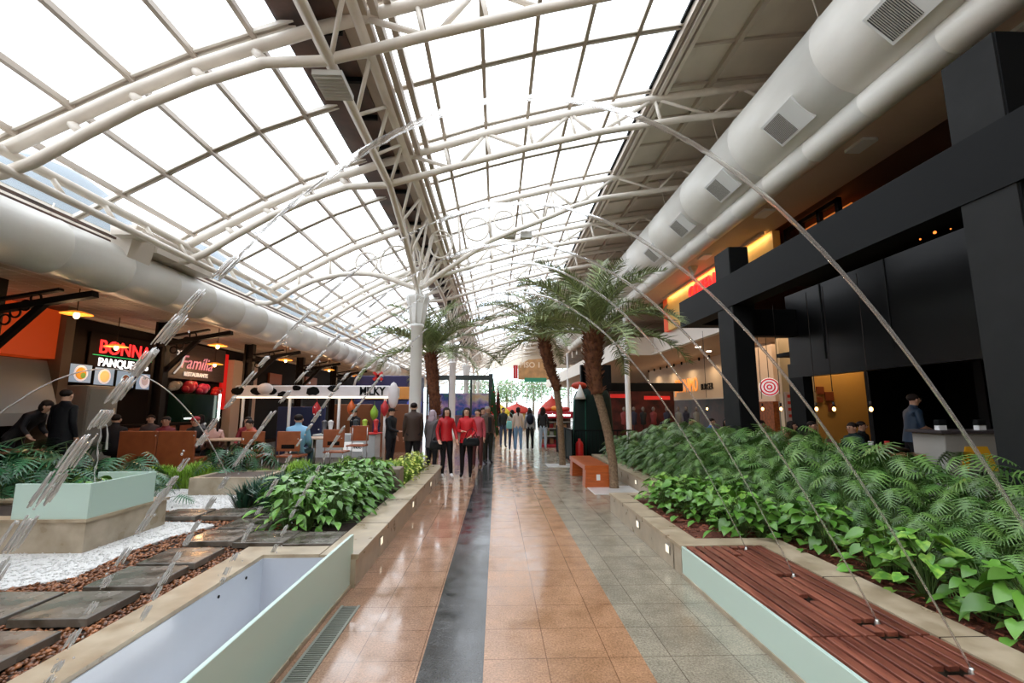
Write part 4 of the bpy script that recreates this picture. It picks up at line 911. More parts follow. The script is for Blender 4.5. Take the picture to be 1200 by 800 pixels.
YG = [plant('variegated_shrub', 'yellow green small leaved shrub trailing over the far left curb', 'shrub', 'yellow green shrubs at the far end of the left bed', 60, .08, .42, .26, .06, .026, 'oval', M['gr7'], seed=91+i) for i in range(2)]
R.seed(13); bed(YG, [(-1.82, 9.0, GZ, 1), (-1.8, 9.4, GZ, 1.1), (-1.85, 9.8, GZ, 1.1), (-1.8, 10.2, GZ, 1.1), (-1.85, 10.6, GZ, 1.1), (-1.8, 11.0, GZ, 1), (-2.1, 9.2, GZ, .9), (-2.15, 10.0, GZ, .9)])
# ---------------------------------------------------------------- palms
def frond_mesh(L_, seed, arch):
    R.seed(seed); b = MB(); n = 18; path = [Vector((0, 0, 0))]
    for i in range(n):
        th = -arch*((i+.5)/n)**1.4; path.append(path[-1]+Vector((math.cos(th), 0, math.sin(th)))*L_/n)
    b.tube(path, [.011*(1-.85*i/n)+.0015 for i in range(n+1)], 5, caps=False)
    m_ = 62
    for i in range(m_):
        t = .14+.86*i/(m_-1); q = t*n; k = min(int(q), n-1); p = path[k].lerp(path[k+1], q-k); d = (path[k+1]-path[k]).normalized(); nr = Vector((-d.z, 0, d.x))
        ll = L_*.19*math.sin(PI*min(1, .15+t*.8))**.6*(1-.35*t)+.03
        for s in (-1, 1):
            up = R.uniform(-.1, .75); side = Vector((0, s, 0)); o = (d*R.uniform(.6, .9)+side*.85+nr*up).normalized()
            e1 = p+o*ll*.55; e2 = p+o*ll+Vector((0, 0, -ll*R.uniform(.05, .45))); w_ = d*.0055
            b.add([p-w_, p+w_, e1+w_*1.1, e1-w_*1.1, e2], [(0, 1, 2, 3), (3, 2, 4)], 1)
    return b
FM = [frond_mesh(1.0, 100+i, a) for i, a in enumerate((.9, 1.2, 1.5, 1.35))]
def palm(name, label, base, path, rad, fib, fibr, crown, nf, fl, seed, lean=0):
    t = thing(name, label, 'palm tree', base); bx, by, bz = base
    pth = [(p[0]-bx, p[1]-by, p[2]-bz) for p in path]
    b = MB(); n = 30; P = []
    def at(u):
        q = u*(len(pth)-1); k = min(int(q), len(pth)-2); return Vector(pth[k]).lerp(Vector(pth[k+1]), q-k)
    P = [at(i/n) for i in range(n+1)]
    b.tube(P, [rad*(1.15 if i == 0 else 1)*(1+.05*(i % 2)) for i in range(n+1)], 12); b.build('trunk', M['trunk'], t)
    # fibre covered head with old leaf bases
    R.seed(seed); f = [(p[0]-bx, p[1]-by, p[2]-bz) for p in fib]; b = MB(); n = 14
    def atf(u):
        q = u*(len(f)-1); k = min(int(q), len(f)-2); return Vector(f[k]).lerp(Vector(f[k+1]), q-k)
    b.tube([atf(i/n) for i in range(n+1)], [fibr[0]+(fibr[1]-fibr[0])*min(1, i/n*1.6) if i/n < .8 else fibr[1]*(1-(i/n-.8)*1.5) for i in range(n+1)], 12)
    for i in range(210):
        u = R.random(); c = atf(u); a = R.uniform(0, 6.28); r = (fibr[0]+(fibr[1]-fibr[0])*min(1, u*1.6))*.9; o = c+Vector((math.cos(a)*r, math.sin(a)*r, 0))
        d = Vector((math.cos(a)*.09, math.sin(a)*.09, .10)); s_ = Vector((-math.sin(a), math.cos(a), 0))*.022
        b.add([o-s_, o+s_, o+d+s_*.5, o+d-s_*.5, o+Vector((0, 0, .05))], [(0, 1, 2, 3), (0, 3, 4), (1, 4, 2)])
    b.build('fibre_head', M['trunkr'], t)
    c = Vector(crown)-Vector(base)
    meshes = []
    for i in range(nf):
        f_ = (i+.5)/nf; a = i*2.39996+R.uniform(-.2, .2); tilt = math.radians(82-72*f_**1.1+R.uniform(-8, 8)); s_ = fl*R.uniform(.82, 1.08)
        k = R.randrange(4)
        if len(meshes) < 4: pass
        key = 'frond%d' % k
        if key not in FC:
            o = FM[k].build('frond', [M['rach'], M['frond']], t); FC[key] = o.data
        else:
            o = bpy.data.objects.new('frond', FC[key]); COL.objects.link(o); o.parent = t
        o.location = c+Vector((0, 0, -.02+.1*(1-f_)))
        o.rotation_mode = 'XYZ'; o.rotation_euler = (R.uniform(-.15, .15), -tilt, a); o.scale = (s_, s_, s_)
    return t
FC = {}
palm('palm_tree', 'leaning palm beside the near end of the orange bench', (2.45, 9.84, 0), [(2.45, 9.84, 0), (2.44, 9.84, .5), (2.36, 9.84, 1.1), (2.22, 9.82, 1.7), (2.10, 9.8, 2.1)], .092, [(2.14, 9.8, 1.95), (2.06, 9.8, 2.5), (2.08, 9.8, 3.0), (2.1, 9.8, 3.3)], (.13, .205), (2.1, 9.8, 3.2), 25, 2.4, 201)
palm('palm_tree', 'curved palm beyond the far end of the orange bench', (1.93, 13.76, 0), [(1.93, 13.76, 0), (1.9, 13.76, .8), (1.86, 13.75, 1.6), (1.78, 13.75, 2.2), (1.62, 13.75, 2.7)], .09, [(1.82, 13.75, 2.15), (1.6, 13.75, 2.8), (1.45, 13.75, 3.4), (1.42, 13.75, 3.75)], (.11, .165), (1.43, 13.75, 3.65), 25, 2.35, 202)
palm('palm_tree', 'palm with thick rusty trunk between the two nearest white columns', (-2.15, 16.3, 0), [(-2.15, 16.3, 0), (-2.15, 16.3, 1.2), (-2.18, 16.3, 1.6)], .15, [(-2.1, 16.3, 1.4), (-2.2, 16.3, 2.3), (-2.3, 16.3, 3.1), (-2.35, 16.3, 3.6)], (.17, .22), (-2.35, 16.3, 3.5), 28, 2.6, 203)
for x0, x1, y0, y1, lb in ((1.9, 2.84, 9.15, 10.1, 'white marble slab at the foot of the leaning palm'), (1.45, 2.2, 13.3, 14.1, 'white marble slab at the foot of the curved palm')):
    tag(MB().bbox(x0, x1, y0, y1, 0, .012, .003).build('marble_slab', M['marble']), lb, 'floor slab')
lg_ = None
t = thing('bench', 'glossy orange timber bench beside the leaning palm', 'bench', (2.13, 10.95, 0))
MB().bbox(-.27, .27, -1.03, 1.03, .36, .45, .008).build('seat', M['orangew'], t)
for s in (-1, 1):
    b = MB(); b.prism([(-.27, 0), (.27, 0), (.25, .36), (-.25, .36)], s*1.03 if s > 0 else -1.03, s*1.03-.34*s, 'y'); q = b.build('leg', M['orangew'], t); lg_ = q if s < 0 else lg_
MB().box(-.03, .05, -1.034, -1.031, .15, .27).build('notice_sticker', M['white'], lg_)
# ================================================================ PEOPLE
def person(label, loc, rz=0, h=1.68, pose='stand', top=(.3, .3, .3), bot=(.02, .02, .03), shoe=(.03, .03, .03), hair='short', hairm=None, skin=None, sleeve='long', arms=None, bulk=1.0, lean=0, turn=0, group=None, shirt=None, cap=None, legs=None, coat=0, tr=.55):
    root = thing('person', label, 'person', loc, rz, group)
    s = h/1.7; V = []; E = []; Rr = []; T = []   # T: material per edge
    sk = skin or M['skin']
    def v(p, r): V.append(Vector(p)); Rr.append(r if isinstance(r, tuple) else (r, r)); return len(V)-1
    def e(a, b, t): E.append((a, b)); T.append(t)
    sit = pose == 'sit'
    ph = .50 if sit else .95
    def up(y, z):    # torso point with forward lean (towards -y)
        dz = z-.95; return (0, y-math.sin(lean)*dz, ph+math.cos(lean)*dz)
    def upx(x, y, z): q = up(y, z); return (x, q[1], q[2])
    B = bulk
    pel = v(up(0, .95), (.135*B, .105*B)); wai = v(up(0, 1.10), (.125*B, .10*B)); che = v(up(.0, 1.28), (.150*B, .11*B)); uc = v(up(.005, 1.39), (.125*B, .085*B)); nk = v(up(.0, 1.475), .052)
    hd0 = v(up(-.012, 1.535), (.062, .066)); hd1 = v(up(-.015, 1.60), (.074, .086)); hd2 = v(up(-.01, 1.665), (.062, .072))
    e(pel, wai, 1); e(wai, che, 1); e(che, uc, 1); e(uc, nk, 0); e(nk, hd0, 0); e(hd0, hd1, 0); e(hd1, hd2, 0)
    A = arms or {}
    for sd, key in ((-1, 'R'), (1, 'L')):
        dflt = [(.20, .02, 1.13), (.215, -.05, .90), (.21, -.08, .82)]
        if sit: dflt = [(.21, -.05, 1.13), (.16, -.28, 1.02), (.13, -.36, 1.03)]
        q = A.get(key, dflt)
        sh = v(upx(sd*.150*B**.5, 0, 1.39), (.055*B, .055*B)); el = v(upx(sd*q[0][0], q[0][1], q[0][2]), .046*B); wr = v(upx(sd*q[1][0], q[1][1], q[1][2]), .032 if sleeve != 'short' else .027)
        d = (Vector(q[2])-Vector(q[1])).normalized(); d = Vector((d.x*sd, d.y, d.z)); W_ = V[wr]
        pm = v(W_+d*.055, (.036, .020)); e(uc, sh, 1); e(sh, el, 1); e(el, wr, 1 if sleeve == 'long' else 0); e(wr, pm, 0)
        side = Vector((0, 1, 0)) if abs(d.y) < .6 else Vector((sd*1.0, 0, 0))
        inn = d.cross(side).normalized()
        for f, (off, ln) in enumerate(((-.027, .062), (-.009, .073), (.009, .068), (.026, .055))):
            k1 = v(V[pm]+d*.035+side*off, .0095); k2 = v(V[k1]+d*ln*.5+inn*.006*sd, .0085); k3 = v(V[k2]+d*ln*.42+inn*.018*sd, .007)
            e(pm, k1, 0); e(k1, k2, 0); e(k2, k3, 0)
        t1 = v(V[wr]+d*.035-side*.034, .011); t2 = v(V[t1]+d*.038-side*.014, .0085); e(wr, t1, 0); e(t1, t2, 0)
        Lg = (legs or {}).get(key)
        if sit:
            hp = v((sd*.09, -.02, .49), (.085, .08)); kn = v((sd*.12, -.42, .50), .062); an = v((sd*.12, -.42, .09), .042); to = v((sd*.125, -.55, .035), (.042, .03))
            md = v((sd*.105, -.22, .50), .075); e(pel, hp, 2); e(hp, md, 2); e(md, kn, 2); e(kn, an, 2); e(an, to, 3)
        else:
            kx, ky, ax, ay = Lg if Lg else (.10, -.01, .105, .02)
            hp = v((sd*.085, 0, .88), (.092*B, .095*B)); md = v((sd*(.085+kx)/2, ky/2, .68), .078*B); kn = v((sd*kx, ky, .48), .056); cf = v((sd*(kx+ax)/2, (ky+ay)/2+.01, .32), .055); an = v((sd*ax, ay, .09), .04); to = v((sd*(ax+.012), ay-.14, .035), (.04, .028))
            e(pel, hp, 2); e(hp, md, 2); e(md, kn, 2); e(kn, cf, 2); e(cf, an, 2); e(an, to, 3)
    me = bpy.data.meshes.new('person_body'); me.from_pydata([tuple(p*s) for p in V], E, []); me.update()
    o = bpy.data.objects.new('person_body', me); COL.objects.link(o)
    md_ = o.modifiers.new('s', 'SKIN'); md_.use_smooth_shade = True; o.modifiers.new('u', 'SUBSURF').levels = 1
    lay = me.skin_vertices[0].data
    for i, r in enumerate(Rr): lay[i].radius = (r[0]*s*1.12, r[1]*s*1.12)
    lay[0].use_root = True
    dg = bpy.context.evaluated_depsgraph_get(); dg.update()
    m2 = bpy.data.meshes.new_from_object(o.evaluated_get(dg)); bpy.data.objects.remove(o); bpy.data.meshes.remove(me)
    vs = np.empty(len(m2.vertices)*3); m2.vertices.foreach_get('co', vs); vs = vs.reshape(-1, 3)
    b = MB(); fs = [list(p.vertices) for p in m2.polygons]; cen = np.array([vs[f].mean(0) for f in fs])
    best = np.full(len(fs), 1e9); mi = np.zeros(len(fs), int)
    for (a, c), t in zip(E, T):
        p, q = np.array(V[a])*s, np.array(V[c])*s; d = q-p; u = np.clip(((cen-p)@d)/(d@d), 0, 1); rr = (max(Rr[a])+(max(Rr[c])-max(Rr[a]))*u)*s
        ds = np.linalg.norm(cen-(p+u[:, None]*d), axis=1)-rr; k = ds < best; best[k] = ds[k]; mi[k] = t
    if not sit:
        k = np.isin(mi, (1, 2)) & (np.abs(cen[:, 0]) < .165*s) & (cen[:, 2] > .7*s) & (cen[:, 2] < 1.2*s); mi[k] = np.where(cen[k, 2] < .93*s, 2, 1)
    b.v = [tuple(p) for p in vs]; b.f = fs; b.m = mi.tolist(); b.sm = [True]*len(fs)
    # face
    H = Vector(up(-.015, 1.60))*s
    tm = Matrix.Translation(H) @ Matrix.Rotation(turn, 4, 'Z') @ Matrix.Rotation(lean*.4, 4, 'X') @ Matrix.Scale(s, 4)
    fc = MB()
    fc.ball((0, -.088, -.012), .010, .016, .022, 8, 0); fc.ball((-.082, .0, -.01), .012, .02, .03, 8, 0); fc.ball((.082, 0, -.01), .012, .02, .03, 8, 0)
    for sx in (-.030, .030): fc.ball((sx, -.083, .016), .012, .010, .008, 8, 4); fc.box(sx-.015, sx+.015, -.092, -.086, .034, .038, 4)
    fc.ball((0, -.081, -.048), .018, .008, .005, 8, 5)
    b.join(fc, tm)
    ht = hairm or M['hairb']
    b.build('person_body', [sk, C3(*top, tr), C3(*bot, .65), C3(*shoe, .5), M['eye'], M['lip']], root)
    me2 = m2; bpy.data.meshes.remove(me2)
    if hair != 'none':
        hb = MB()
        hb.ball((0, .028, .038), .086, .09, .074, 16)
        if hair in ('long', 'tail'):
            hb.ball((0, .05, -.02), .088, .075, .11, 14)
        if hair == 'long':
            hb.ball((0, .065, -.13), .105, .055, .15, 14)
            for sx in (-1, 1): hb.ball((sx*.082, -.01, -.09), .03, .035, .14, 10)
        if hair == 'tail': hb.ball((0, .10, -.12), .03, .03, .14, 10)
        hb.xform(tm); hb.build('hair', ht, root)
    if cap:
        cb = MB(); cb.ball((0, .01, .055), .092, .1, .06, 14); cb.box(-.05, .05, -.16, -.05, .045, .055); cb.xform(tm); cb.build('cap', C3(*cap), root)
    if coat:
        cb = MB(); z0 = (ph-.95)+coat
        c0_ = up(0, 1.15)
        pr = []
        for z, r in ((1.43, .09), (1.38, .135), (1.28, .155), (1.12, .143), (.97, .160), (coat, .178)): pr.append((z, r*B))
        n = 18; vs2 = []
        for z, r in pr:
            for j in range(n):
                a = 2*PI*j/n; q = up(math.sin(a)*r*.72, z) if z > .9 else (0, math.sin(a)*r*.72-math.sin(lean)*0, ph+z-.95); vs2.append((math.cos(a)*r*s, q[1]*s, q[2]*s))
        fs2 = [(i*n+j, i*n+(j+1) % n, (i+1)*n+(j+1) % n, (i+1)*n+j) for i in range(len(pr)-1) for j in range(n)]
        cb.add(vs2, fs2, 0, True)
        if shirt: cb.box(-.045*s, .045*s, -.155*s*B, -.11*s, (ph-.95+.95)*s, (ph-.95+1.38)*s, 1)
        cb.build('jacket', [C3(*top, tr), C3(*(shirt or top), .7)], root)
    return root
def handbag(loc, rz, w_, h_, d_, mt, label, strap=.25):
    t = thing('handbag', label, 'bag', loc, rz)
    b = MB(); n = 14; b.lathe([(.75, 0), (.96, .06*1), (1.0, .3), (.97, .6), (.86, .9), (.70, 1.0)], n=18, sx=1, sy=1); b.v = [(p[0]*w_/2, p[1]*d_/2*(1-.45*max(0, p[2])), p[2]*h_*(1-.12*(1-min(1, abs(p[0])))*(p[2] > .8))) for p in b.v]; bd_ = b.build('bag_body', mt, t)
    MB().bbox(-w_*.3, w_*.3, -d_*.52, -d_*.45, h_*.55, h_*.85, .004).build('bag_flap', mt, bd_)
    MB().tube([(-w_*.38, 0, h_*.95), (-w_*.2, 0, h_+strap*.8), (0, 0, h_+strap), (w_*.2, 0, h_+strap*.8), (w_*.38, 0, h_*.95)], .008, 6).build('strap', mt, t)
    return t
def backpack(loc, rz, col, label, s=1):
    t = thing('backpack', label, 'bag', loc, rz); b = MB(); b.ball((0, 0, .2*s), .15*s, .09*s, .22*s, 14); b.build('bag_body', C3(*col), t)
    MB().ball((0, .07*s, .12*s), .10*s, .05*s, .09*s, 10).build('pocket', C3(*[c*.8 for c in col]), t); return t
RED = (.46, .012, .018)
akimbo = {'L': [(.25, .02, 1.14), (.17, -.17, 1.02), (.10, -.22, 1.0)]}
blk = C3(.012, .014, .016, .35)
person('smiling woman in a red leather jacket, black trousers and white trainers', (-1.21, 11.35, 0), .35, 1.66, top=RED, bot=(.01, .01, .012), shoe=(.8, .8, .8), hair='long', bulk=1.0, turn=.1, coat=.90, tr=.35, arms={'L': [(.22, .0, 1.14), (.24, -.12, .93), (.24, -.16, .86)], 'R': [(.23, 0, 1.13), (.22, -.12, .92), (.2, -.18, .86)]}, legs={'R': (.07, -.03, .08, .02), 'L': (.10, -.03, .14, .0)})
person('woman in a bright red coat, arms folded, with black leggings', (-.73, 11.45, 0), -.1, 1.66, top=(.56, .012, .02), bot=(.012, .01, .012), shoe=(.01, .01, .01), hair='long', coat=.84, arms={'R': [(.22, 0, 1.13), (.10, -.20, 1.12), (.0, -.24, 1.13)], 'L': [(.23, 0, 1.13), (.16, -.18, 1.0), (.1, -.22, .98)]})
handbag((-1.42, 11.15, .68), .3, .32, .22, .10, blk, 'black slouchy bag at the hip of the woman in white trainers', .42)
handbag((-.60, 11.2, .76), 0, .40, .20, .12, blk, 'wide black handbag held before the woman in the bright red coat', .2)
person('woman in a pink patterned shirt behind the red coats', (-.52, 12.9, 0), -.2, 1.62, top=(.45, .07, .09), bot=(.10, .03, .03), shoe=(.15, .08, .04), hair='tail', turn=-.4, coat=.95)
person('grey haired man in a brown leather jacket at the dark floor stripe', (-.27, 14.2, 0), .5, 1.70, top=(.10, .065, .05), bot=(.03, .035, .03), hairm=M['hairg'], turn=.3, coat=.92, shirt=(.03, .03, .03), skin=M['skin2'], tr=.4, bulk=1.08)
person('person in dark maroon half hidden behind the grey haired man', (-.42, 14.6, 0), .2, 1.66, top=(.12, .015, .02), bot=(.02, .02, .02))
person('broad man in a brown jacket seen from behind beside the nearest column', (-2.12, 12.0, 0), PI+.2, 1.78, top=(.055, .035, .028), bot=(.02, .018, .02), coat=.8, bulk=1.25, tr=.45)
person('woman with mauve grey hair in a grey coat, facing away', (-1.62, 11.9, 0), PI-.5, 1.60, top=(.10, .085, .09), bot=(.02, .02, .025), hair='long', hairm=M['hairm'], coat=.72, bulk=1.15)
person('man in black shirt and cap at the end of the cow spotted kiosk', (-2.95, 13.2, 0), 1.2, 1.64, top=(.012, .013, .015), bot=(.015, .015, .02), cap=(.01, .01, .012), bulk=1.15, coat=.85, arms={'R': [(.2, -.1, 1.12), (.15, -.35, 1.05), (.1, -.4, 1.05)]})
# far walkers
person('man in dark clothes and jeans in the far walking group, leftmost', (.28, 19.8, 0), .3, 1.66, top=(.03, .035, .035), bot=(.05, .08, .14))
person('woman in a light blouse carrying an aqua bag in the far walking group', (.62, 18.6, 0), PI, 1.58, top=(.5, .42, .35), bot=(.03, .06, .12), hair='long')
handbag((.55, 18.35, .85), 0, .34, .32, .15, C3(.25, .62, .6), 'aqua cloth bag carried in the far walking group', .3)
person('woman in a cream top and pale blue jeans in the middle of the far group', (.84, 18.2, 0), PI, 1.68, top=(.68, .56, .48), bot=(.18, .33, .55), shoe=(.7, .7, .7), hair='tail')
person('woman in a grey hoodie and black trousers with a dark backpack in the far group', (1.32, 18.5, 0), PI, 1.62, top=(.35, .38, .42), bot=(.02, .02, .022), shoe=(.6, .6, .6), hair='long')
backpack((1.32, 18.30, 1.02), 0, (.015, .02, .035), 'dark blue backpack on the far woman in black trousers')
person('person in a dark top and light jeans beside the red snack kiosk', (1.85, 18.6, 0), PI-.4, 1.68, top=(.03, .03, .03), bot=(.45, .55, .65), shoe=(.6, .6, .6), hair='long')
person('person in grey walking beyond the far group', (1.7, 24, 0), .2, 1.68, top=(.3, .3, .32), bot=(.1, .1, .12))
# dining side, left
def chair_back(name, label, loc, rz, group=None, col=None, w_=.46):
    t = thing(name, label, 'chair', loc, rz, group)
    MB().bbox(-w_/2, w_/2, -.21, .21, .43, .465, .01).build('seat', M['chairw'], t)
    b = MB(); b.bbox(-w_/2, w_/2, .20, .225, .55, .94, .008); q_ = b.build('backrest', M['chairw'], t)
    MB().box(-.13, .13, .224, .228, .60, .68).build('handhold', M['darkb'], q_)
    for sx in (-1, 1):
        for sy in (-1, 1): MB().tube([(sx*(w_/2-.04), sy*.18, .43), (sx*(w_/2-.02), sy*.21, 0)], .012, 6).build('leg', M['chrome'], t)
        MB().tube([(sx*(w_/2-.04), .18, .43), (sx*(w_/2-.04), .21, .9)], .011, 6).build('back_rail', M['chrome'], t)
    return t
chair_back('cafe_chair', 'orange brown plywood chair left of the person in the light blue jacket', (-4.85, 9.75, LV), PI, None)
chair_back('cafe_chair', 'orange brown plywood chair under the person in the light blue jacket', (-4.15, 9.75, LV), PI)
chair_back('cafe_chair', 'orange brown plywood chair right of the person in the light blue jacket', (-3.55, 10.6, LV), PI)
chair_back('cafe_chair', 'orange brown plywood chair behind the blue jacket, facing the kiosk', (-3.6, 12.3, LV), 0)
person('person in a puffy light blue jacket seated before the cow kiosk', (-4.15, 9.95, LV), PI, 1.72, 'sit', top=(.22, .45, .66), bot=(.05, .09, .12), shoe=(.05, .05, .05), hair='short', bulk=1.35)
def table(label, loc, rz, w_=.8, d_=.7, mt=None, cat='table'):
    t = thing('cafe_table', label, cat, loc, rz); MB().bbox(-w_/2, w_/2, -d_/2, d_/2, .72, .75, .006).build('table_top', mt or C3(.45, .30, .2, .4), t)
    MB().lathe([(.04, .02), (.035, .72)], n=10).build('pedestal', M['chrome'], t); MB().lathe([(.22, 0), (.22, .012), (.04, .03)], n=16).build('base', M['black'], t); return t
table('small wooden table in front of the blue jacket person', (-4.1, 10.75, LV), 0); table('pale table left of the orange brown chairs', (-5.75, 10.3, LV), 0, 1.1); table('wooden table at the left picture edge', (-7.9, 7.5, LV), 0, 1.2, .7, C3(.22, .10, .045, .4)); table('table behind the pair of brown booth backs', (-7.0, 10.2, LV), 0, 1.3, .6, C3(.3, .16, .09, .4))
for i, (x0, x1) in enumerate(((-7.45, -6.72), (-6.70, -5.98))):
    t = thing('booth_seat', 'varnished brown booth seat back, %s of the pair behind the ferns' % ('left' if i == 0 else 'right'), 'booth seat', ((x0+x1)/2, 9.55, LV)); w_ = (x1-x0)/2
    MB().bbox(-w_, w_, -.03, .03, .1, .95, .012).build('backrest', M['chairw'], t); MB().bbox(-w_, w_, .03, .45, .30, .42, .012).build('seat', M['chairw'], t); MB().box(-w_, w_, .05, .4, 0, .3).build('base', M['darkb'], t)
    MB().ball((w_*.95, -.035, .86), .014).build('bolt', M['chrome'], t)
D1 = (.02, .018, .02)
person('person in black leaning over a table at the left picture edge', (-8.3, 8.35, LV), 1.7, 1.7, top=D1, bot=D1, lean=.75, hair='tail', arms={'R': [(.2, -.15, 1.1), (.2, -.35, .95), (.2, -.4, .9)], 'L': [(.2, -.15, 1.1), (.2, -.35, .95), (.2, -.4, .9)]}, coat=.9)
person('seated person with a dark top at the very left edge', (-8.9, 7.9, LV), .6, 1.62, 'sit', top=(.06, .03, .03), bot=D1, skin=M['skin2'])
person('tall person in black standing with back to the camera before the menu screens', (-7.55, 8.4, LV), PI-.1, 1.72, top=(.01, .01, .012), bot=(.01, .01, .012), coat=.75, bulk=1.15)
person('seated person in black with back turned under the menu screens', (-8.0, 10.1, LV), PI+.2, 1.72, 'sit', top=D1, bot=D1, bulk=1.2)
person('seated person in a dark red top left of the green display case', (-7.35, 10.7, LV), .3, 1.66, 'sit', top=(.2, .02, .03), bot=D1, skin=M['skin2'], lean=.15)
person('seated person with a red cap behind the right booth back', (-6.7, 10.75, LV), .1, 1.66, 'sit', top=(.03, .03, .03), bot=D1, cap=(.4, .03, .04), lean=.2)
person('seated person in a pale pink top behind the right booth back', (-6.25, 10.6, LV), .4, 1.6, 'sit', top=(.6, .36, .32), bot=D1, lean=.2, hair='long')
person('seated person in an orange red shirt at the pale table', (-5.45, 10.85, LV), -.4, 1.6, 'sit', top=(.45, .09, .04), bot=D1, lean=.35, skin=M['skin2'])
person('woman in dark red seated behind the pale table', (-5.9, 11.3, LV), .2, 1.62, 'sit', top=(.25, .02, .03), bot=D1, hair='long')
person('seated diner in dark clothes beyond the brown booths, leftmost', (-8.8, 12.2, LV), .5, 1.66, 'sit', top=(.08, .05, .05), bot=D1)
person('seated diner in grey beside the green display case', (-8.0, 12.9, LV), -.5, 1.66, 'sit', top=(.2, .2, .22), bot=D1, hair='long')
# ================================================================ COW SPOTTED KIOSK
kz = thing('milkshake_kiosk', 'white kiosk with a black cow spotted canopy and white posts', 'kiosk', (-5.7, 15.6, 0))
R.seed(77); b = MB().bbox(-2.55, 2.3, -.75, .8, 2.0, 2.36, .03)
x = -2.45
while x < .95:
    r = R.uniform(.07, .2); z = R.choice([2.03+r*.3, 2.18, 2.33-r*.4]); n = 12
    ps = [(x+r*1.2*math.cos(a)*R.uniform(.8, 1.15), min(2.355, max(2.005, z+r*.75*math.sin(a)*R.uniform(.8, 1.15)))) for a in [2*PI*i/n for i in range(n)]]
    b.prism(ps, -.762, -.752, 'y', 1); x += r*2+R.uniform(.05, .3)
b.build('canopy', [mat('cow white', (.82, .78, .80), .4), M['black']], kz)
text('lettering', 'MILKY', .36, M['black'], kz, (1.75, -.76, 2.17), (PI/2, 0, 0), sx=.8, bold=.01)
MB().bbox(-2.55, 2.3, -.78, -.74, 1.96, 2.0, .005).build('light_strip', mat('warm strip', (1, .95, .85), .4, emit=(1, .85, .65), es=1.6), kz)
for x in (-2.3, -.85, .7, 2.15): MB().tube([(x, -.65, 0), (x, -.65, 2.0)], .045, 10).build('post', M['white'], kz)
MB().ball((-1.55, -.85, 2.25), .25, .1, .18, 14).build('cow_head', MC['cow white'], kz)
MB().ball((2.42, -.75, 2.05), .17, .12, .42, 14).build('milkshake_cup', MC['cow white'], kz)
kc_ = thing('kiosk_counter', 'pale grey kiosk counter with a white cow logo', 'counter', (-4.0, 14.0, 0))
MB().bbox(-1.3, .5, -.3, .3, 0, .9, .015).build('body', mat('pale grey counter', (.52, .54, .55), .4), kc_); MB().bbox(-.1, .55, -.34, .34, .9, .93, .006).build('worktop', M['red'], kc_)
b = MB(); b.bbox(-.42, -.16, -.315, -.30, .45, .68, .003); b.bbox(-.14, .16, -.315, -.30, .42, .66, .003); b.build('logo', mat('white logo', (.9, .9, .9), .4, emit=(1, 1, 1), es=.3), kc_)
text('lettering', 'moo', .13, M['black'], kc_, (0, -.32, .54), (PI/2, 0, 0), bold=.004)
person('kiosk seller in black reaching over the pale grey counter', (-4.35, 14.75, 0), -.4, 1.62, top=(.02, .02, .025), bot=D1, cap=(.01, .01, .01), lean=.25, sleeve='short', arms={'L': [(.22, -.15, 1.15), (.3, -.38, 1.08), (.34, -.45, 1.08)]})
R.seed(78)
for i, (x, y, z, c, k) in enumerate(((-3.9, 14.0, .93, (.4, .6, .08), 0), (-3.6, 14.1, .93, (.55, .05, .05), 1), (-4.2, 14.1, .93, (.05, .06, .07), 2), (-4.9, 14.0, .9, (.7, .7, .7), 3), (-5.1, 14.05, .9, (.12, .12, .13), 4))):
    t = thing('blender_jug', ('lime green', 'red', 'black', 'white', 'dark grey')[k]+' blender jug standing on the kiosk counter', 'blender', (x, y, z)); MB().lathe([(.07, 0), (.06, .12), (.05, .13), (.08, .34), (.08, .36), (.02, .4)], n=14).build('jug', C3(*c, .35), t); MB().tube([(.08, 0, .32), (.13, 0, .28), (.12, 0, .18), (.07, 0, .16)], .01, 6).build('handle', M['black'], t)
for i, (x, y, z, c) in enumerate(((-5.7, 14.95, 1.55, (.55, .03, .04)), (-4.6, 14.9, 1.6, (.6, .12, .03)), (-3.55, 14.9, 1.6, (.55, .04, .05)), (-3.9, 15.0, 1.45, (.3, .55, .06)))):
    b = MB(); b.lathe([(.03, -.2), (.12, -.05), (.13, .1), (.06, .22), (.01, .3)], n=12); b.tube([(0, 0, .28), (0, 0, .42)], .006, 5)
    tag(b.build('hanging_ornament', C3(*c, .35), None, (x, y, z)), ('crimson drop ornament hanging left under the cow canopy', 'orange red ornament hanging in the middle of the cow canopy', 'crimson ornament hanging right under the cow canopy', 'lime green ornament hanging under the cow canopy')[i], 'ornament')
for i, (x, y, w_, h_, c) in enumerate(((-7.2, 17.5, 1.6, 1.7, (.03, .05, .14)), (-5.6, 18.5, 1.4, 1.8, (.22, .08, .03)), (-3.9, 18.2, 1.1, 1.8, (.25, .1, .05)))):
    tag(MB().bbox(-w_/2, w_/2, -.2, .2, 0, h_, .02).build('display_cabinet', C3(*c, .5), None, (x, y, 0)), ('navy blue', 'rust brown', 'copper brown')[i]+' cabinet standing behind the cow spotted kiosk', 'cabinet')
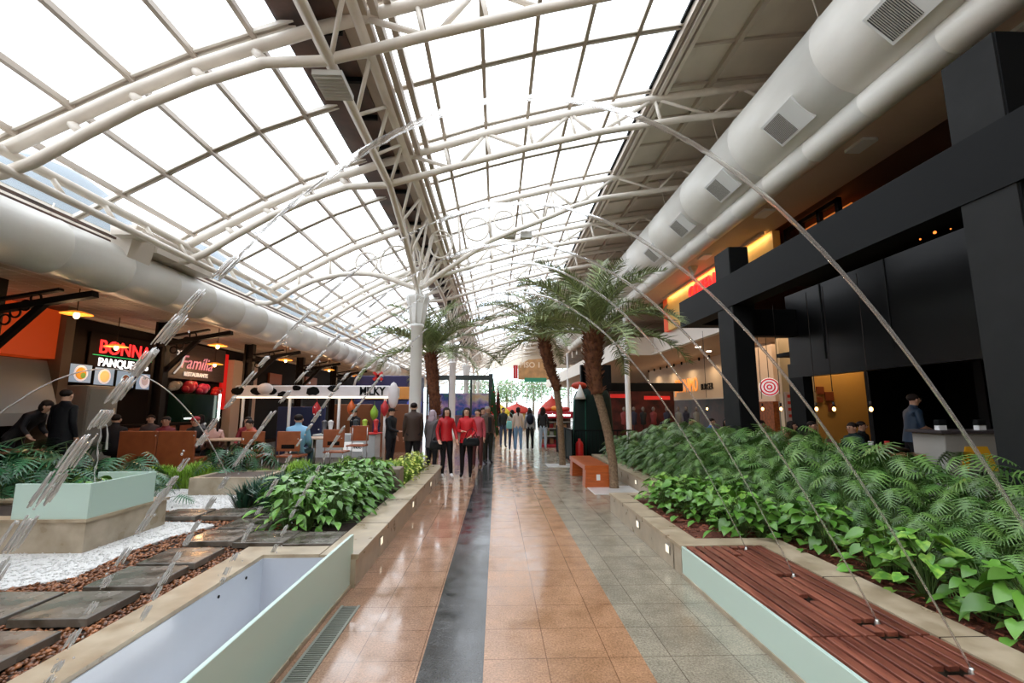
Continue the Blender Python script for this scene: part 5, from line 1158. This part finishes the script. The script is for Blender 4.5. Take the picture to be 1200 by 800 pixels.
# ================================================================ FAR KIOSKS, STAGE, CHRISTMAS DECOR
t = thing('play_kiosk', 'dark blue kiosk with orange fascia and white arch beyond the cow kiosk', 'kiosk', (-5.1, 21, 0))
MB().bbox(-1.3, 1.6, 0, 1.5, 0, 2.0, .03).build('body', C3(.03, .04, .12, .4), t); MB().bbox(-.9, 1.5, -.04, 0, 2.05, 2.6, .02).build('fascia', C3(.75, .33, .08, .4), t); MB().bbox(-1.3, 1.6, 0, 1.5, 2.6, 3.1, .03).build('roof', C3(.03, .025, .10, .4), t)
MB().bbox(-1.3, 1.6, .1, 1.4, 1.95, 2.65, .02).build('body_band', C3(.06, .06, .2, .4), t)
MB().tube([(-1.35, -.15, 2.2), (-1.2, -.15, 2.9), (-.9, -.15, 3.35), (-.55, -.15, 3.45)], .05, 8).build('arch', M['white'], t)
b = MB(); b.beam((-.45, -.05, 2.9), (-.05, -.05, 3.25), .05, .12); b.beam((-.45, -.05, 3.25), (-.05, -.05, 2.9), .05, .12); b.build('red_cross_ornament', M['red'], t)
st_ = thing('glass_pavilion', 'dark framed glass pavilion with a colourful mural behind the second column', 'pavilion', (-2.35, 30, 0))
b = MB()
for x in (-2.1, -.7, .7, 1.95): b.box(x-.06, x+.06, -.06, .06, 0, 3.7)
b.box(-2.2, 2.05, -.08, .08, 3.45, 3.75); b.box(1.83, 2.1, -.1, .6, 0, 3.85)
b.build('frame', mat('dark green frame', (.02, .03, .03), .4), st_); MB().box(-2.1, 1.9, -.02, 0, 1.9, 3.5).build('glass', M['clear'], st_)
mural = bpy.data.materials.new('colourful mural'); mural.use_nodes = True; n_ = mural.node_tree; q = n_.nodes['Principled BSDF']; vo = n_.nodes.new('ShaderNodeTexNoise'); vo.inputs['Scale'].default_value = 1.1; vo.inputs['Detail'].default_value = 3; tc_ = n_.nodes.new('ShaderNodeTexCoord'); n_.links.new(tc_.outputs['Object'], vo.inputs[0])
rp = n_.nodes.new('ShaderNodeValToRGB'); e_ = rp.color_ramp.elements; e_[0].position = .3; e_[0].color = (.05, .2, .1, 1); e_[1].position = .75; e_[1].color = (.7, .3, .08, 1)
for p_, c_ in ((.4, (.02, .06, .3, 1)), (.5, (.35, .2, .45, 1)), (.6, (.6, .45, .35, 1))): z_ = e_.new(p_); z_.color = c_
n_.links.new(vo.outputs[0], rp.inputs[0]); n_.links.new(rp.outputs[0], q.inputs[0])
MB().bbox(-2.05, 1.85, .2, .3, 0, 2.6, .01).build('mural_panel', mural, st_)
MB().bbox(-2.05, 1.85, -.3, -.1, 0, 1.2, .02).build('planter_box', C3(.12, .05, .06, .6), st_)
def xmas(name, label, loc, h, cols, r=.25):
    t = thing(name, label, 'christmas decoration', loc); MB().lathe([(r, 0), (r*.7, h*.3), (r*.75, h*.3), (r*.45, h*.6), (r*.5, h*.6), (.01, h)], n=12).build('tree_body', C3(*cols[0], .8), t)
    R.seed(int(h*100)); b = MB()
    for i in range(26):
        u = R.random()*.85; a = R.uniform(0, 6.28); b.ball((r*(1-u)*math.cos(a), r*(1-u)*math.sin(a), h*u), .045, n=6)
    b.build('baubles', C3(*cols[1], .3), t)
    return t
xmas('christmas_tree', 'tall slim dark green garland post with red bows beside the pavilion', (-.22, 29, 0), 3.5, ((.02, .09, .035), (.5, .01, .01)), .35)
xmas('christmas_tree', 'second slim garland post with dark red bows at the pavilion corner', (.1, 31.5, 0), 3.2, ((.06, .03, .02), (.45, .01, .01)), .3)
ho = thing('hanging_cone', 'dark hanging cone ornament with a red band left of the second column', 'ornament', (-3.0, 22.0, 2.6)); MB().lathe([(.01, 0), (.12, .4), (.17, .62), (.12, .95), (.04, 1.15)], n=14).build('cone', C3(.03, .05, .05, .4), ho); MB().lathe([(.175, .5), (.185, .6), (.175, .7)], n=14).build('band', M['red'], ho); MB().tube([(0, 0, 1.1), (0, 0, 4.6)], .006, 5).build('cord', M['cord'], ho)
# blue figure-like kiosk column beside the palm
tag(MB().lathe([(.3, 0), (.34, .5), (.25, 1.2), (.33, 1.9), (.12, 2.1)], n=16).build('advertising_column', C3(.08, .12, .6, .4), None, (-3.6, 20.5, 0)), 'bright blue advertising column left of the rusty palm trunk', 'column')
def hangsign():
    t = thing('hanging_sign', 'wooden hanging sign with pale PISO lettering, a red end and a green strip', 'sign', (1.62, 22.0, 3.0))
    b = MB(); b.prism([(-.6, 0), (.95, 0), (.95, .75), (.55, 1.0), (-.1, .95), (-.6, .65)], -.06, .06, 'y'); b.build('board', mat('light orange wood', (.68, .38, .16), .5, var=.3, scale=4), t)
    b = MB(); b.box(-.83, -.62, -.07, .07, .05, .68); b.build('red_end', M['red'], t); MB().box(-.75, -.70, -.075, -.07, .08, .64).build('pink_stripe', C3(.8, .3, .3), t)
    MB().bbox(-.3, .75, -.075, -.06, -.12, .08, .003).build('green_strip', C3(.06, .35, .2), t)
    text('lettering', 'PISO 1', .36, C3(.92, .75, .55), t, (-.02, -.065, .68), (PI/2, 0, 0), bold=.008)
    for x in (-.4, .7): MB().tube([(x, 0, .8), (x, 0, 4.9)], .01, 5).build('hanger_rod', M['steel'], t)
    return t
hangsign()
# snack kiosk
t = thing('snack_kiosk', 'red and white snack kiosk with glass shelves at the end of the bench', 'kiosk', (2.55, 19.8, 0))
MB().bbox(-.7, .8, 0, 1.2, 1.22, 1.5, .015).build('fascia', C3(.45, .03, .05, .4), t); MB().bbox(-.66, .76, .05, 1.15, 0, .12, .01).build('base', C3(.35, .02, .03, .4), t)
MB().box(-.66, .76, 1.0, 1.1, .12, 1.22).build('back_panel', C3(.2, .2, .18), t)
for z in (.45, .78, 1.05): MB().box(-.64, .74, .1, 1.0, z, z+.02).build('shelf', C3(.6, .62, .6, .3), t)
for x in (-.66, .03, .74): MB().box(x-.02, x+.02, .05, .09, .12, 1.22).build('upright', M['white'], t)
text('lettering', 'Snacks & Doces', .17, whl, t, (.05, -.01, 1.36), (PI/2, 0, 0), bold=.004)
R.seed(79)
for z in (.14, .47, .80):
    for i in range(7):
        c = R.choice([(.7, .7, .65), (.6, .35, .2), (.2, .3, .1), (.5, .05, .05), (.15, .1, .1)]); w_ = .15
        q = MB().bbox(-w_/2, w_/2, -.1, .1, 0, R.uniform(.14, .24), .006).build('snack_package', C3(*c), None, (2.55-.55+i*.19, 20.3, z)); tag(q, 'small snack package on the shelves of the red kiosk', 'package', 'packages on the red kiosk shelves')
for i, (x, y, z, r, c) in enumerate(((2.2, 20.2, 1.5, .16, (.6, .05, .02)), (2.6, 20.2, 1.5, .2, (.7, .25, .02)), (3.0, 20.2, 1.5, .16, (.5, .04, .03)))):
    tag(MB().ball((0, 0, r*.6), r*1.3, r, r*.7, 10).build('snack_basket', C3(*c, .5), None, (x, y, z)), ('left red', 'middle orange', 'right dark red')[i]+' rounded basket on top of the snack kiosk', 'basket')
# railing and closed kiosk
t = thing('mesh_railing', 'dark green black mesh railing behind the curved palm', 'railing', (2.3, 15.5, 0))
b = MB(); b.box(-.03, .03, -1.3, 2.4, .95, 1.0); b.box(-.03, .03, -1.3, 2.4, .05, .1); [b.box(-.025, .025, y-.03, y+.03, 0, 1.0) for y in (-1.3, 0, 1.2, 2.4)]; b.build('rail_frame', M['black'], t); MB().box(-.008, .008, -1.3, 2.4, .1, .95).build('panel', C3(.015, .03, .03, .5), t)
t = thing('mesh_railing', 'black baluster railing behind the red bin', 'railing', (3.2, 14.8, 0))
b = MB(); b.box(-.75, 1.1, -.02, .02, .92, .97); [b.box(-.75+i*.115, -.73+i*.115, -.01, .01, 0, .95) for i in range(17)]; b.build('balusters', M['black'], t)
tag(MB().lathe([(.11, 0), (.12, .03), (.12, .55), (.09, .62), (.04, .66), (.04, .72)], n=16).build('fire_extinguisher', M['red'], None, (2.55, 14.4, 0)), 'red cylinder bin standing beside the curved palm', 'fire extinguisher')
t = thing('covered_kiosk', 'tall closed kiosk under a dark green and black cloth cover', 'kiosk', (3.35, 16.2, 0))
b = MB(); b.lathe([(.72, 0), (.74, .4), (.70, 1.2), (.66, 2.0), (.55, 2.25), (.05, 2.35)], n=10, sx=1.0, sy=.8); b.build('cloth_cover', C3(.010, .022, .018, .8), t)
b = MB()
for a in (2.6, 3.4, 4.2): b.tube([(.73*math.cos(a), .6*math.sin(a), .1), (.71*math.cos(a), .58*math.sin(a), 1.2), (.65*math.cos(a), .53*math.sin(a), 2.1)], .02, 6)
b.build('green_piping', C3(.01, .12, .08, .6), t)
tag(MB().lathe([(.2, 0), (.16, .1), (.01, .5)], n=14).build('gnome_hat', C3(.8, .82, .8, .6), None, (2.85, 15.75, 1.95)), 'white pointed cone on the corner of the covered kiosk', 'cone')
tag(MB().ball((0, 0, .1), .28, .2, .14, 12).build('red_bow', C3(.55, .05, .02, .5), None, (2.9, 16.2, 2.33)), 'orange red bow on top of the covered kiosk', 'bow')
# black store front behind the planting bed
t = thing('black_shopfront', 'black shopfront with red lit interior behind the big leafy bed', 'shopfront', (6.3, 24, 0))
b = MB(); b.box(-1.8, -.3, 0, .3, 2.6, 3.9); b.box(-.75, -.45, 0, .3, 0, 2.6); b.box(-1.9, -1.7, 0, .3, 0, 3.9); b.box(-.5, 3.8, .8, 1.1, 2.55, 3.0); b.build('frame', M['black'], t)
MB().box(-1.7, 3.9, 2.4, 2.5, 0, 2.6).build('interior_wall', mat('dark red interior', (.12, .02, .015), .7, var=.8, scale=2), t)
redg = mat('red glow sign', (.8, .02, .02), .5, emit=(1, .04, .03), es=.25)
for x, z, w_ in ((-1.3, 2.2, .5), (.4, 2.3, 1.1), (2.4, 2.2, 1.4), (-1.35, 1.75, .25)): MB().box(x-w_/2, x+w_/2, .9, .95, z-.1, z+.1).build('red_sign', redg, t)
MB().bbox(-1.5, -.8, -.05, 0, 1.0, 1.2, .01).build('white_label', C3(.6, .6, .6), t)
R.seed(80)
for i in range(9):
    x = 6.3+(-1.2, .1, .6, 1.1, 1.7, 2.2, 2.8, 3.3, 3.8)[i]; c = R.choice([(.02, .02, .02), (.2, .2, .19), (.06, .05, .05), (.2, .03, .03), (.03, .03, .05)])
    t2 = thing('mannequin', 'shop mannequin in dark or pale clothes behind the leafy bed', 'mannequin', (x, 23.2+R.uniform(-.2, .4), 0), group='mannequins of the black shopfront')
    MB().lathe([(.12, 0), (.12, .02), (.02, .03), (.02, .8), (.15, .85), (.13, 1.05), (.18, 1.3), (.17, 1.4), (.05, 1.46), (.05, 1.5)], n=12, sy=.6).build('torso', C3(*c), t2); MB().ball((0, 0, 1.6), .08, .09, .12, 10).build('head', C3(.16, .13, .11), t2)
# far colourful kiosks and greenery at the end
for i, (x, y, w_, h_, c1, c2, lb) in enumerate(((.3, 44, 2.0, 1.8, (.75, .55, .05), (.85, .6, .05), 'yellow kiosk at the far end, leftmost'), (2.0, 46, 3.0, 1.9, (.6, .06, .04), (.8, .6, .2), 'red and cream domed kiosk at the far end'), (4.3, 36, 2.0, 2.2, (.55, .05, .03), (.7, .35, .05), 'red roofed kiosk at the far end beside the snack kiosk'))):
    t = thing('far_kiosk', lb, 'kiosk', (x, y, 0)); MB().bbox(-w_/2, w_/2, -.6, .6, 0, h_*.6, .03).build('body', C3(*c2, .5), t)
    MB().lathe([(w_*.55, h_*.6), (w_*.5, h_*.72), (w_*.3, h_*.92), (.1, h_*1.1), (.02, h_*1.2)], n=18, sy=.6).build('domed_roof', C3(*c1, .5), t)
def tree(x, y, h, lb, seed):
    t = thing('tree', lb, 'tree', (x, y, 0)); MB().tube([(0, 0, 0), (.1, 0, h*.5), (0, 0, h*.8)], [.18, .14, .06], 8).build('trunk', M['trunk'], t)
    R.seed(seed); b = MB()
    for i in range(1500):
        a, e2 = R.uniform(0, 6.28), R.uniform(-1, 1); r = h*.36*R.random()**.4; c = math.sqrt(1-e2*e2); p = Vector((r*c*math.cos(a), r*c*math.sin(a), h*.68+r*e2*.9)); d = Vector((R.uniform(-1, 1), R.uniform(-1, 1), R.uniform(-1, 1)))*.14; q_ = Vector((R.uniform(-1, 1), R.uniform(-1, 1), R.uniform(-1, 1)))*.14
        b.add([p-d, p+q_, p+d, p-q_], [(0, 1, 2, 3)])
    b.build('foliage', mat('far tree leaf', (.22, .36, .16), .6, island=.4), t)
for i, (x, y, h) in enumerate(((-3, 70, 7), (1.5, 72, 6.2), (5.5, 70, 7), (10, 74, 8))): tree(x, y, h, ('leftmost', 'second', 'third', 'rightmost')[i]+' leafy tree outside the far glass wall', 300+i)
# ================================================================ RIGHT DINERS
RZ = .15
person('waiter in a navy short sleeved shirt standing by the dark bar', (7.75, 8.5, RZ), 1.2, 1.76, top=(.012, .03, .06), bot=(.01, .01, .012), sleeve='short', skin=M['skin2'], hairm=M['hairb'], arms={'R': [(.2, -.05, 1.12), (.12, -.3, 1.02), (.08, -.36, 1.02)], 'L': [(.2, -.05, 1.12), (.1, -.28, .98), (.06, -.34, .98)]}, coat=.85, bulk=1.15, lean=.12)
DIN = [((7.05, 9.0), -1.3, (.015, .03, .03), 'seated man in dark green before the ochre wall', 'short'), ((7.75, 9.8), .4, (.02, .02, .02), 'seated diner in black right of the ochre wall', 'short'), ((6.75, 9.9), .2, (.03, .02, .02), 'seated diner in dark clothes left of the man in dark green', 'short'),
       ((6.35, 10.0), .6, (.35, .06, .04), 'seated diner in red beside the black post', 'long'), ((6.1, 10.6), -.5, (.3, .2, .15), 'seated diner in brown nearest the black post', 'short'),
       ((6.0, 13.0), .5, (.03, .12, .4), 'seated diner in bright blue under the word BURGER', 'short'), ((6.55, 13.1), -.5, (.5, .25, .12), 'seated diner in orange brown left of the thick black post', 'long'), ((5.6, 13.4), .3, (.4, .35, .35), 'seated diner in pale grey at the far corner of the leafy bed', 'short'), ((5.2, 14.6), .2, (.45, .12, .05), 'seated diner in rust red beyond the leafy bed', 'long')]
for (x, y), a, c, lb, hr in DIN: person(lb, (x, y, RZ if y < 13.5 else 0), a, 1.66, 'sit', top=c, bot=D1, hair=hr, skin=M['skin2'], lean=.12)
for i, (x, y, a) in enumerate(((7.05, 9.05, -1.3), (7.75, 9.85, .4), (6.75, 9.95, .2), (6.35, 10.05, .6), (6.1, 10.65, -.5), (6.0, 13.05, .5), (6.55, 13.15, -.5))):
    t = thing('dining_chair', 'black dining chair under a seated diner of the near restaurant', 'chair', (x, y, RZ), a, 'black dining chairs right'); MB().bbox(-.21, .21, -.2, .2, .40, .43, .01).build('seat', M['black'], t); MB().bbox(-.2, .2, .2, .23, .5, .85, .01).build('backrest', M['black'], t)
    for sx in (-1, 1):
        for sy in (-1, 1): MB().tube([(sx*.18, sy*.17, 0), (sx*.18, sy*.17, .4)], .014, 6).build('leg', M['black'], t)
for i, (x, y, lb) in enumerate(((7.4, 8.9, 'before the man in dark green'), (6.6, 9.3, 'left of the man in dark green'), (6.3, 13.6, 'far behind the leafy bed'))): table('dark dining table '+lb, (x, y, RZ), 0, .9, .7, C3(.05, .03, .02, .4))
tag(MB().bbox(-.5, .5, -.2, .2, 0, .04, .01).build('tray_shelf', C3(.25, .11, .05, .4), None, (6.35, 7.0, .92)), 'narrow brown timber shelf in front of the dark bar', 'shelf')
t = thing('bar_block', 'low black bar block left of the grey counter', 'bar', (6.2, 7.3, RZ)); MB().bbox(-.75, .75, -.3, .3, 0, .74, .01).build('body', M['black'], t)
ctr = thing('bar_counter', 'pale grey bar counter with a yellow arch mark at the right edge', 'counter', (7.75, 6.5, RZ))
MB().bbox(-1.38, 1.6, -.02, .5, 0, 1.14, .01).build('body', mat('grey concrete counter', (.34, .32, .29), .6, var=.12, scale=2), ctr); MB().bbox(-1.45, 1.65, -.06, .54, 1.14, 1.18, .008).build('worktop', C3(.05, .04, .04, .4), ctr)
b = MB(); b.prism([(-1.2, .62), (-1.1, .96), (-.78, .96), (-.66, .62), (-.76, .62), (-.84, .85), (-1.04, .85), (-1.1, .62)], -.035, -.02, 'y'); b.build('yellow_arch', mat('yellow mark', (.85, .42, .01), .5), ctr)
for i, x in enumerate((6.55, 7.15)):
    t = thing('napkin_holder', 'black napkin holder with white napkins on the grey counter, %s one' % ('left' if i == 0 else 'right'), 'napkin holder', (x, 6.7, RZ+1.18)); MB().bbox(-.06, .06, -.04, .04, 0, .07, .005).build('napkins', M['white'], t); MB().bbox(-.065, .065, -.045, .045, .07, .15, .01).build('holder', M['black'], t)
for i, (x, y, z, c, lb) in enumerate(((7.1, 8.7, .905, (.6, .6, .58), 'white folded napkin on the dark table'), (7.5, 8.8, .905, (.55, .03, .03), 'red cup on the dark table'), (6.65, 9.2, .905, (.6, .05, .25), 'pink cup on the left dark table'))):
    tag(MB().lathe([(.035, 0), (.045, .12), (.04, .12), (.03, .01)], n=12).build('cup', C3(*c), None, (x, y, z)), lb, 'cup')
# ================================================================ FOUNTAIN JETS
# each jet leaves a nozzle in the right deck, arcs across the walkway and falls broken into the left basin
JET = [(1.85, 2.50, -2.28, 3.00, 'nearest arching water jet, its top almost level with the girder'), (2.56, 2.50, -2.30, 2.84, 'second arching water jet counted from the camera'), (3.12, 2.46, -2.30, 2.80, 'third arching water jet, middle of the five'),
       (3.95, 2.45, -2.25, 2.93, 'fourth arching water jet, thin, before the palms'), (4.68, 2.45, -2.2, 2.85, 'fifth arching water jet, farthest of the five')]
AP = [(-2.6, .30), (-2.4, .85), (-2.14, 1.13), (-1.92, 1.42), (-1.75, 1.62), (-1.5, 1.98), (-1.25, 2.28), (-1.0, 2.56), (-.6, 2.86), (-.2, 2.98), (.1, 2.99)]
R.seed(21)
for j, (y, xn, xl, za, lb) in enumerate(JET):
    t = thing('water_jet', lb, 'water jet', (xn, y, .29))
    xm = (xn+xl)/2+.06; zb = .29
    def zf(x):
        if x > xm: return za-(za-zb)*abs((x-xm)/(xn-xm))**(2.12 if j == 0 else 2.0)
        return za-(za-.1)*abs((x-xm)/(xl-xm))**2.0
    b = MB(); pts = []; rad = []; n = 110; xe = -.72 if j == 0 else -.35
    for i in range(n+1):
        x = xn+(xe-xn)*i/n; u = i/n; wob = .004*u*u
        ww = u*u*.010*(math.sin(i*.31+j)+.6*math.sin(i*.77+2*j))
        pts.append((x, y+ww+R.uniform(-1, 1)*wob, zf(x)+ww*.8+R.uniform(-1, 1)*wob)); rad.append((.0070 if j else .0078)*(.8+1.1*u)*(1+R.uniform(-.22, .3)*u))
    b.tube(pts, rad, 8); b.build('stream', M['stream'], t, world=True)
    b = MB(); x = xe
    while x > xl-.02:
        # a slug of water: lumpy, stretched along the fall
        u = min(1, (xe-x)/(xe-xl)); dzdx = abs(zf(x)-zf(x-.02))/.02; k_ = math.sqrt(1+dzdx*dzdx)
        ln = R.uniform(.08, .17)*(1 if j == 0 else .7)/k_; x1 = x-ln; wd = (.010+.020*u)*(1.15 if j == 0 else .6)
        for q in range(13 if u > .2 else 6):
            ox, oy = R.uniform(-1, 1)*wd, R.uniform(-1, 1)*wd; a0, a1 = R.uniform(0, .2), R.uniform(.8, 1.05); m_ = 5
            P = [(x+(x1-x)*(a0+(a1-a0)*k/m_)+ox, y+oy, zf(x+(x1-x)*(a0+(a1-a0)*k/m_))) for k in range(m_+1)]
            b.tube(P, [wd*R.uniform(.10, .24)*(.7 if k in (0, m_) else 1) for k in range(m_+1)], 6)
        for q in range(3):
            if R.random() < .5*u+.1: b.ball((x+R.uniform(-.05, .05), y+R.uniform(-.06, .06), zf(x)+R.uniform(-.08, .05)), R.uniform(.004, .008), n=6)
        x = x1-R.uniform(-.03, .03+.07*u)/k_
    tag(b.build('broken_water', M['water'], t, world=True), kind='stuff')
    MB().lathe([(.018, -.25), (.018, -.01), (.011, .0), (.011, .012)], n=12).build('nozzle', M['chrome'], t)
# the small jet between the two stone boxes
t = thing('water_jet', 'thin low water jet springing from the slatted stone box towards the picture edge', 'water jet', (-4.7, 8.45, .5))
a, c, top = Vector((-4.7, 8.45, .5)), Vector((-6.55, 5.5, .62)), 2.22
b = MB(); P = []; n = 60
for i in range(n+1):
    u = i/n; p = a.lerp(c, u); k = 4*u*(1-u); wob = .02*u**3; P.append((p.x+R.uniform(-1, 1)*wob, p.y+R.uniform(-1, 1)*wob, p.z+(top-.56)*k+R.uniform(-1, 1)*wob))
b.tube(P, [.009*(1+R.uniform(-.2, .4)*(i/n)) for i in range(n+1)], 7); b.build('stream', M['water'], t, world=True)
t = thing('water_jet', 'small upright squirt of water above the glass topped planter', 'water jet', (-4.35, 5.3, .5))
b = MB(); P = [(-4.35+.01*math.sin(i), 5.3, .5+i*.042) for i in range(24)]+[(-4.33, 5.3, 1.50), (-4.29, 5.3, 1.46), (-4.27, 5.3, 1.36), (-4.265, 5.3, 1.2)]
b.tube(P, [.008+.005*math.sin(i*1.7) for i in range(len(P))], 7); b.build('stream', M['water'], t, world=True)
# rounded translucent vault roofs of the neighbouring hall, outside the glass
vm = mat('grey blue outside vault', (.17, .20, .22), .6)
for i in range(5):
    b = MB(); n = 16; prof = [(-15+5.2*math.cos(PI*k/n), 4.8+3.6*math.sin(PI*k/n)) for k in range(n+1)]
    yc = 12.5+i*8.5; rs = []
    b._ball((0, 0, 0), 4.6, 3.6, 5.4, 28, 14, 0); b.v = [(p[0]-17.5, p[1]+yc+4, max(p[2], 0)+5.4) for p in b.v]
    tag(b.build('outside_vault', vm), 'grey blue rounded vault roof outside the left glazing, %s from the camera' % ORD[i], 'outside roof')
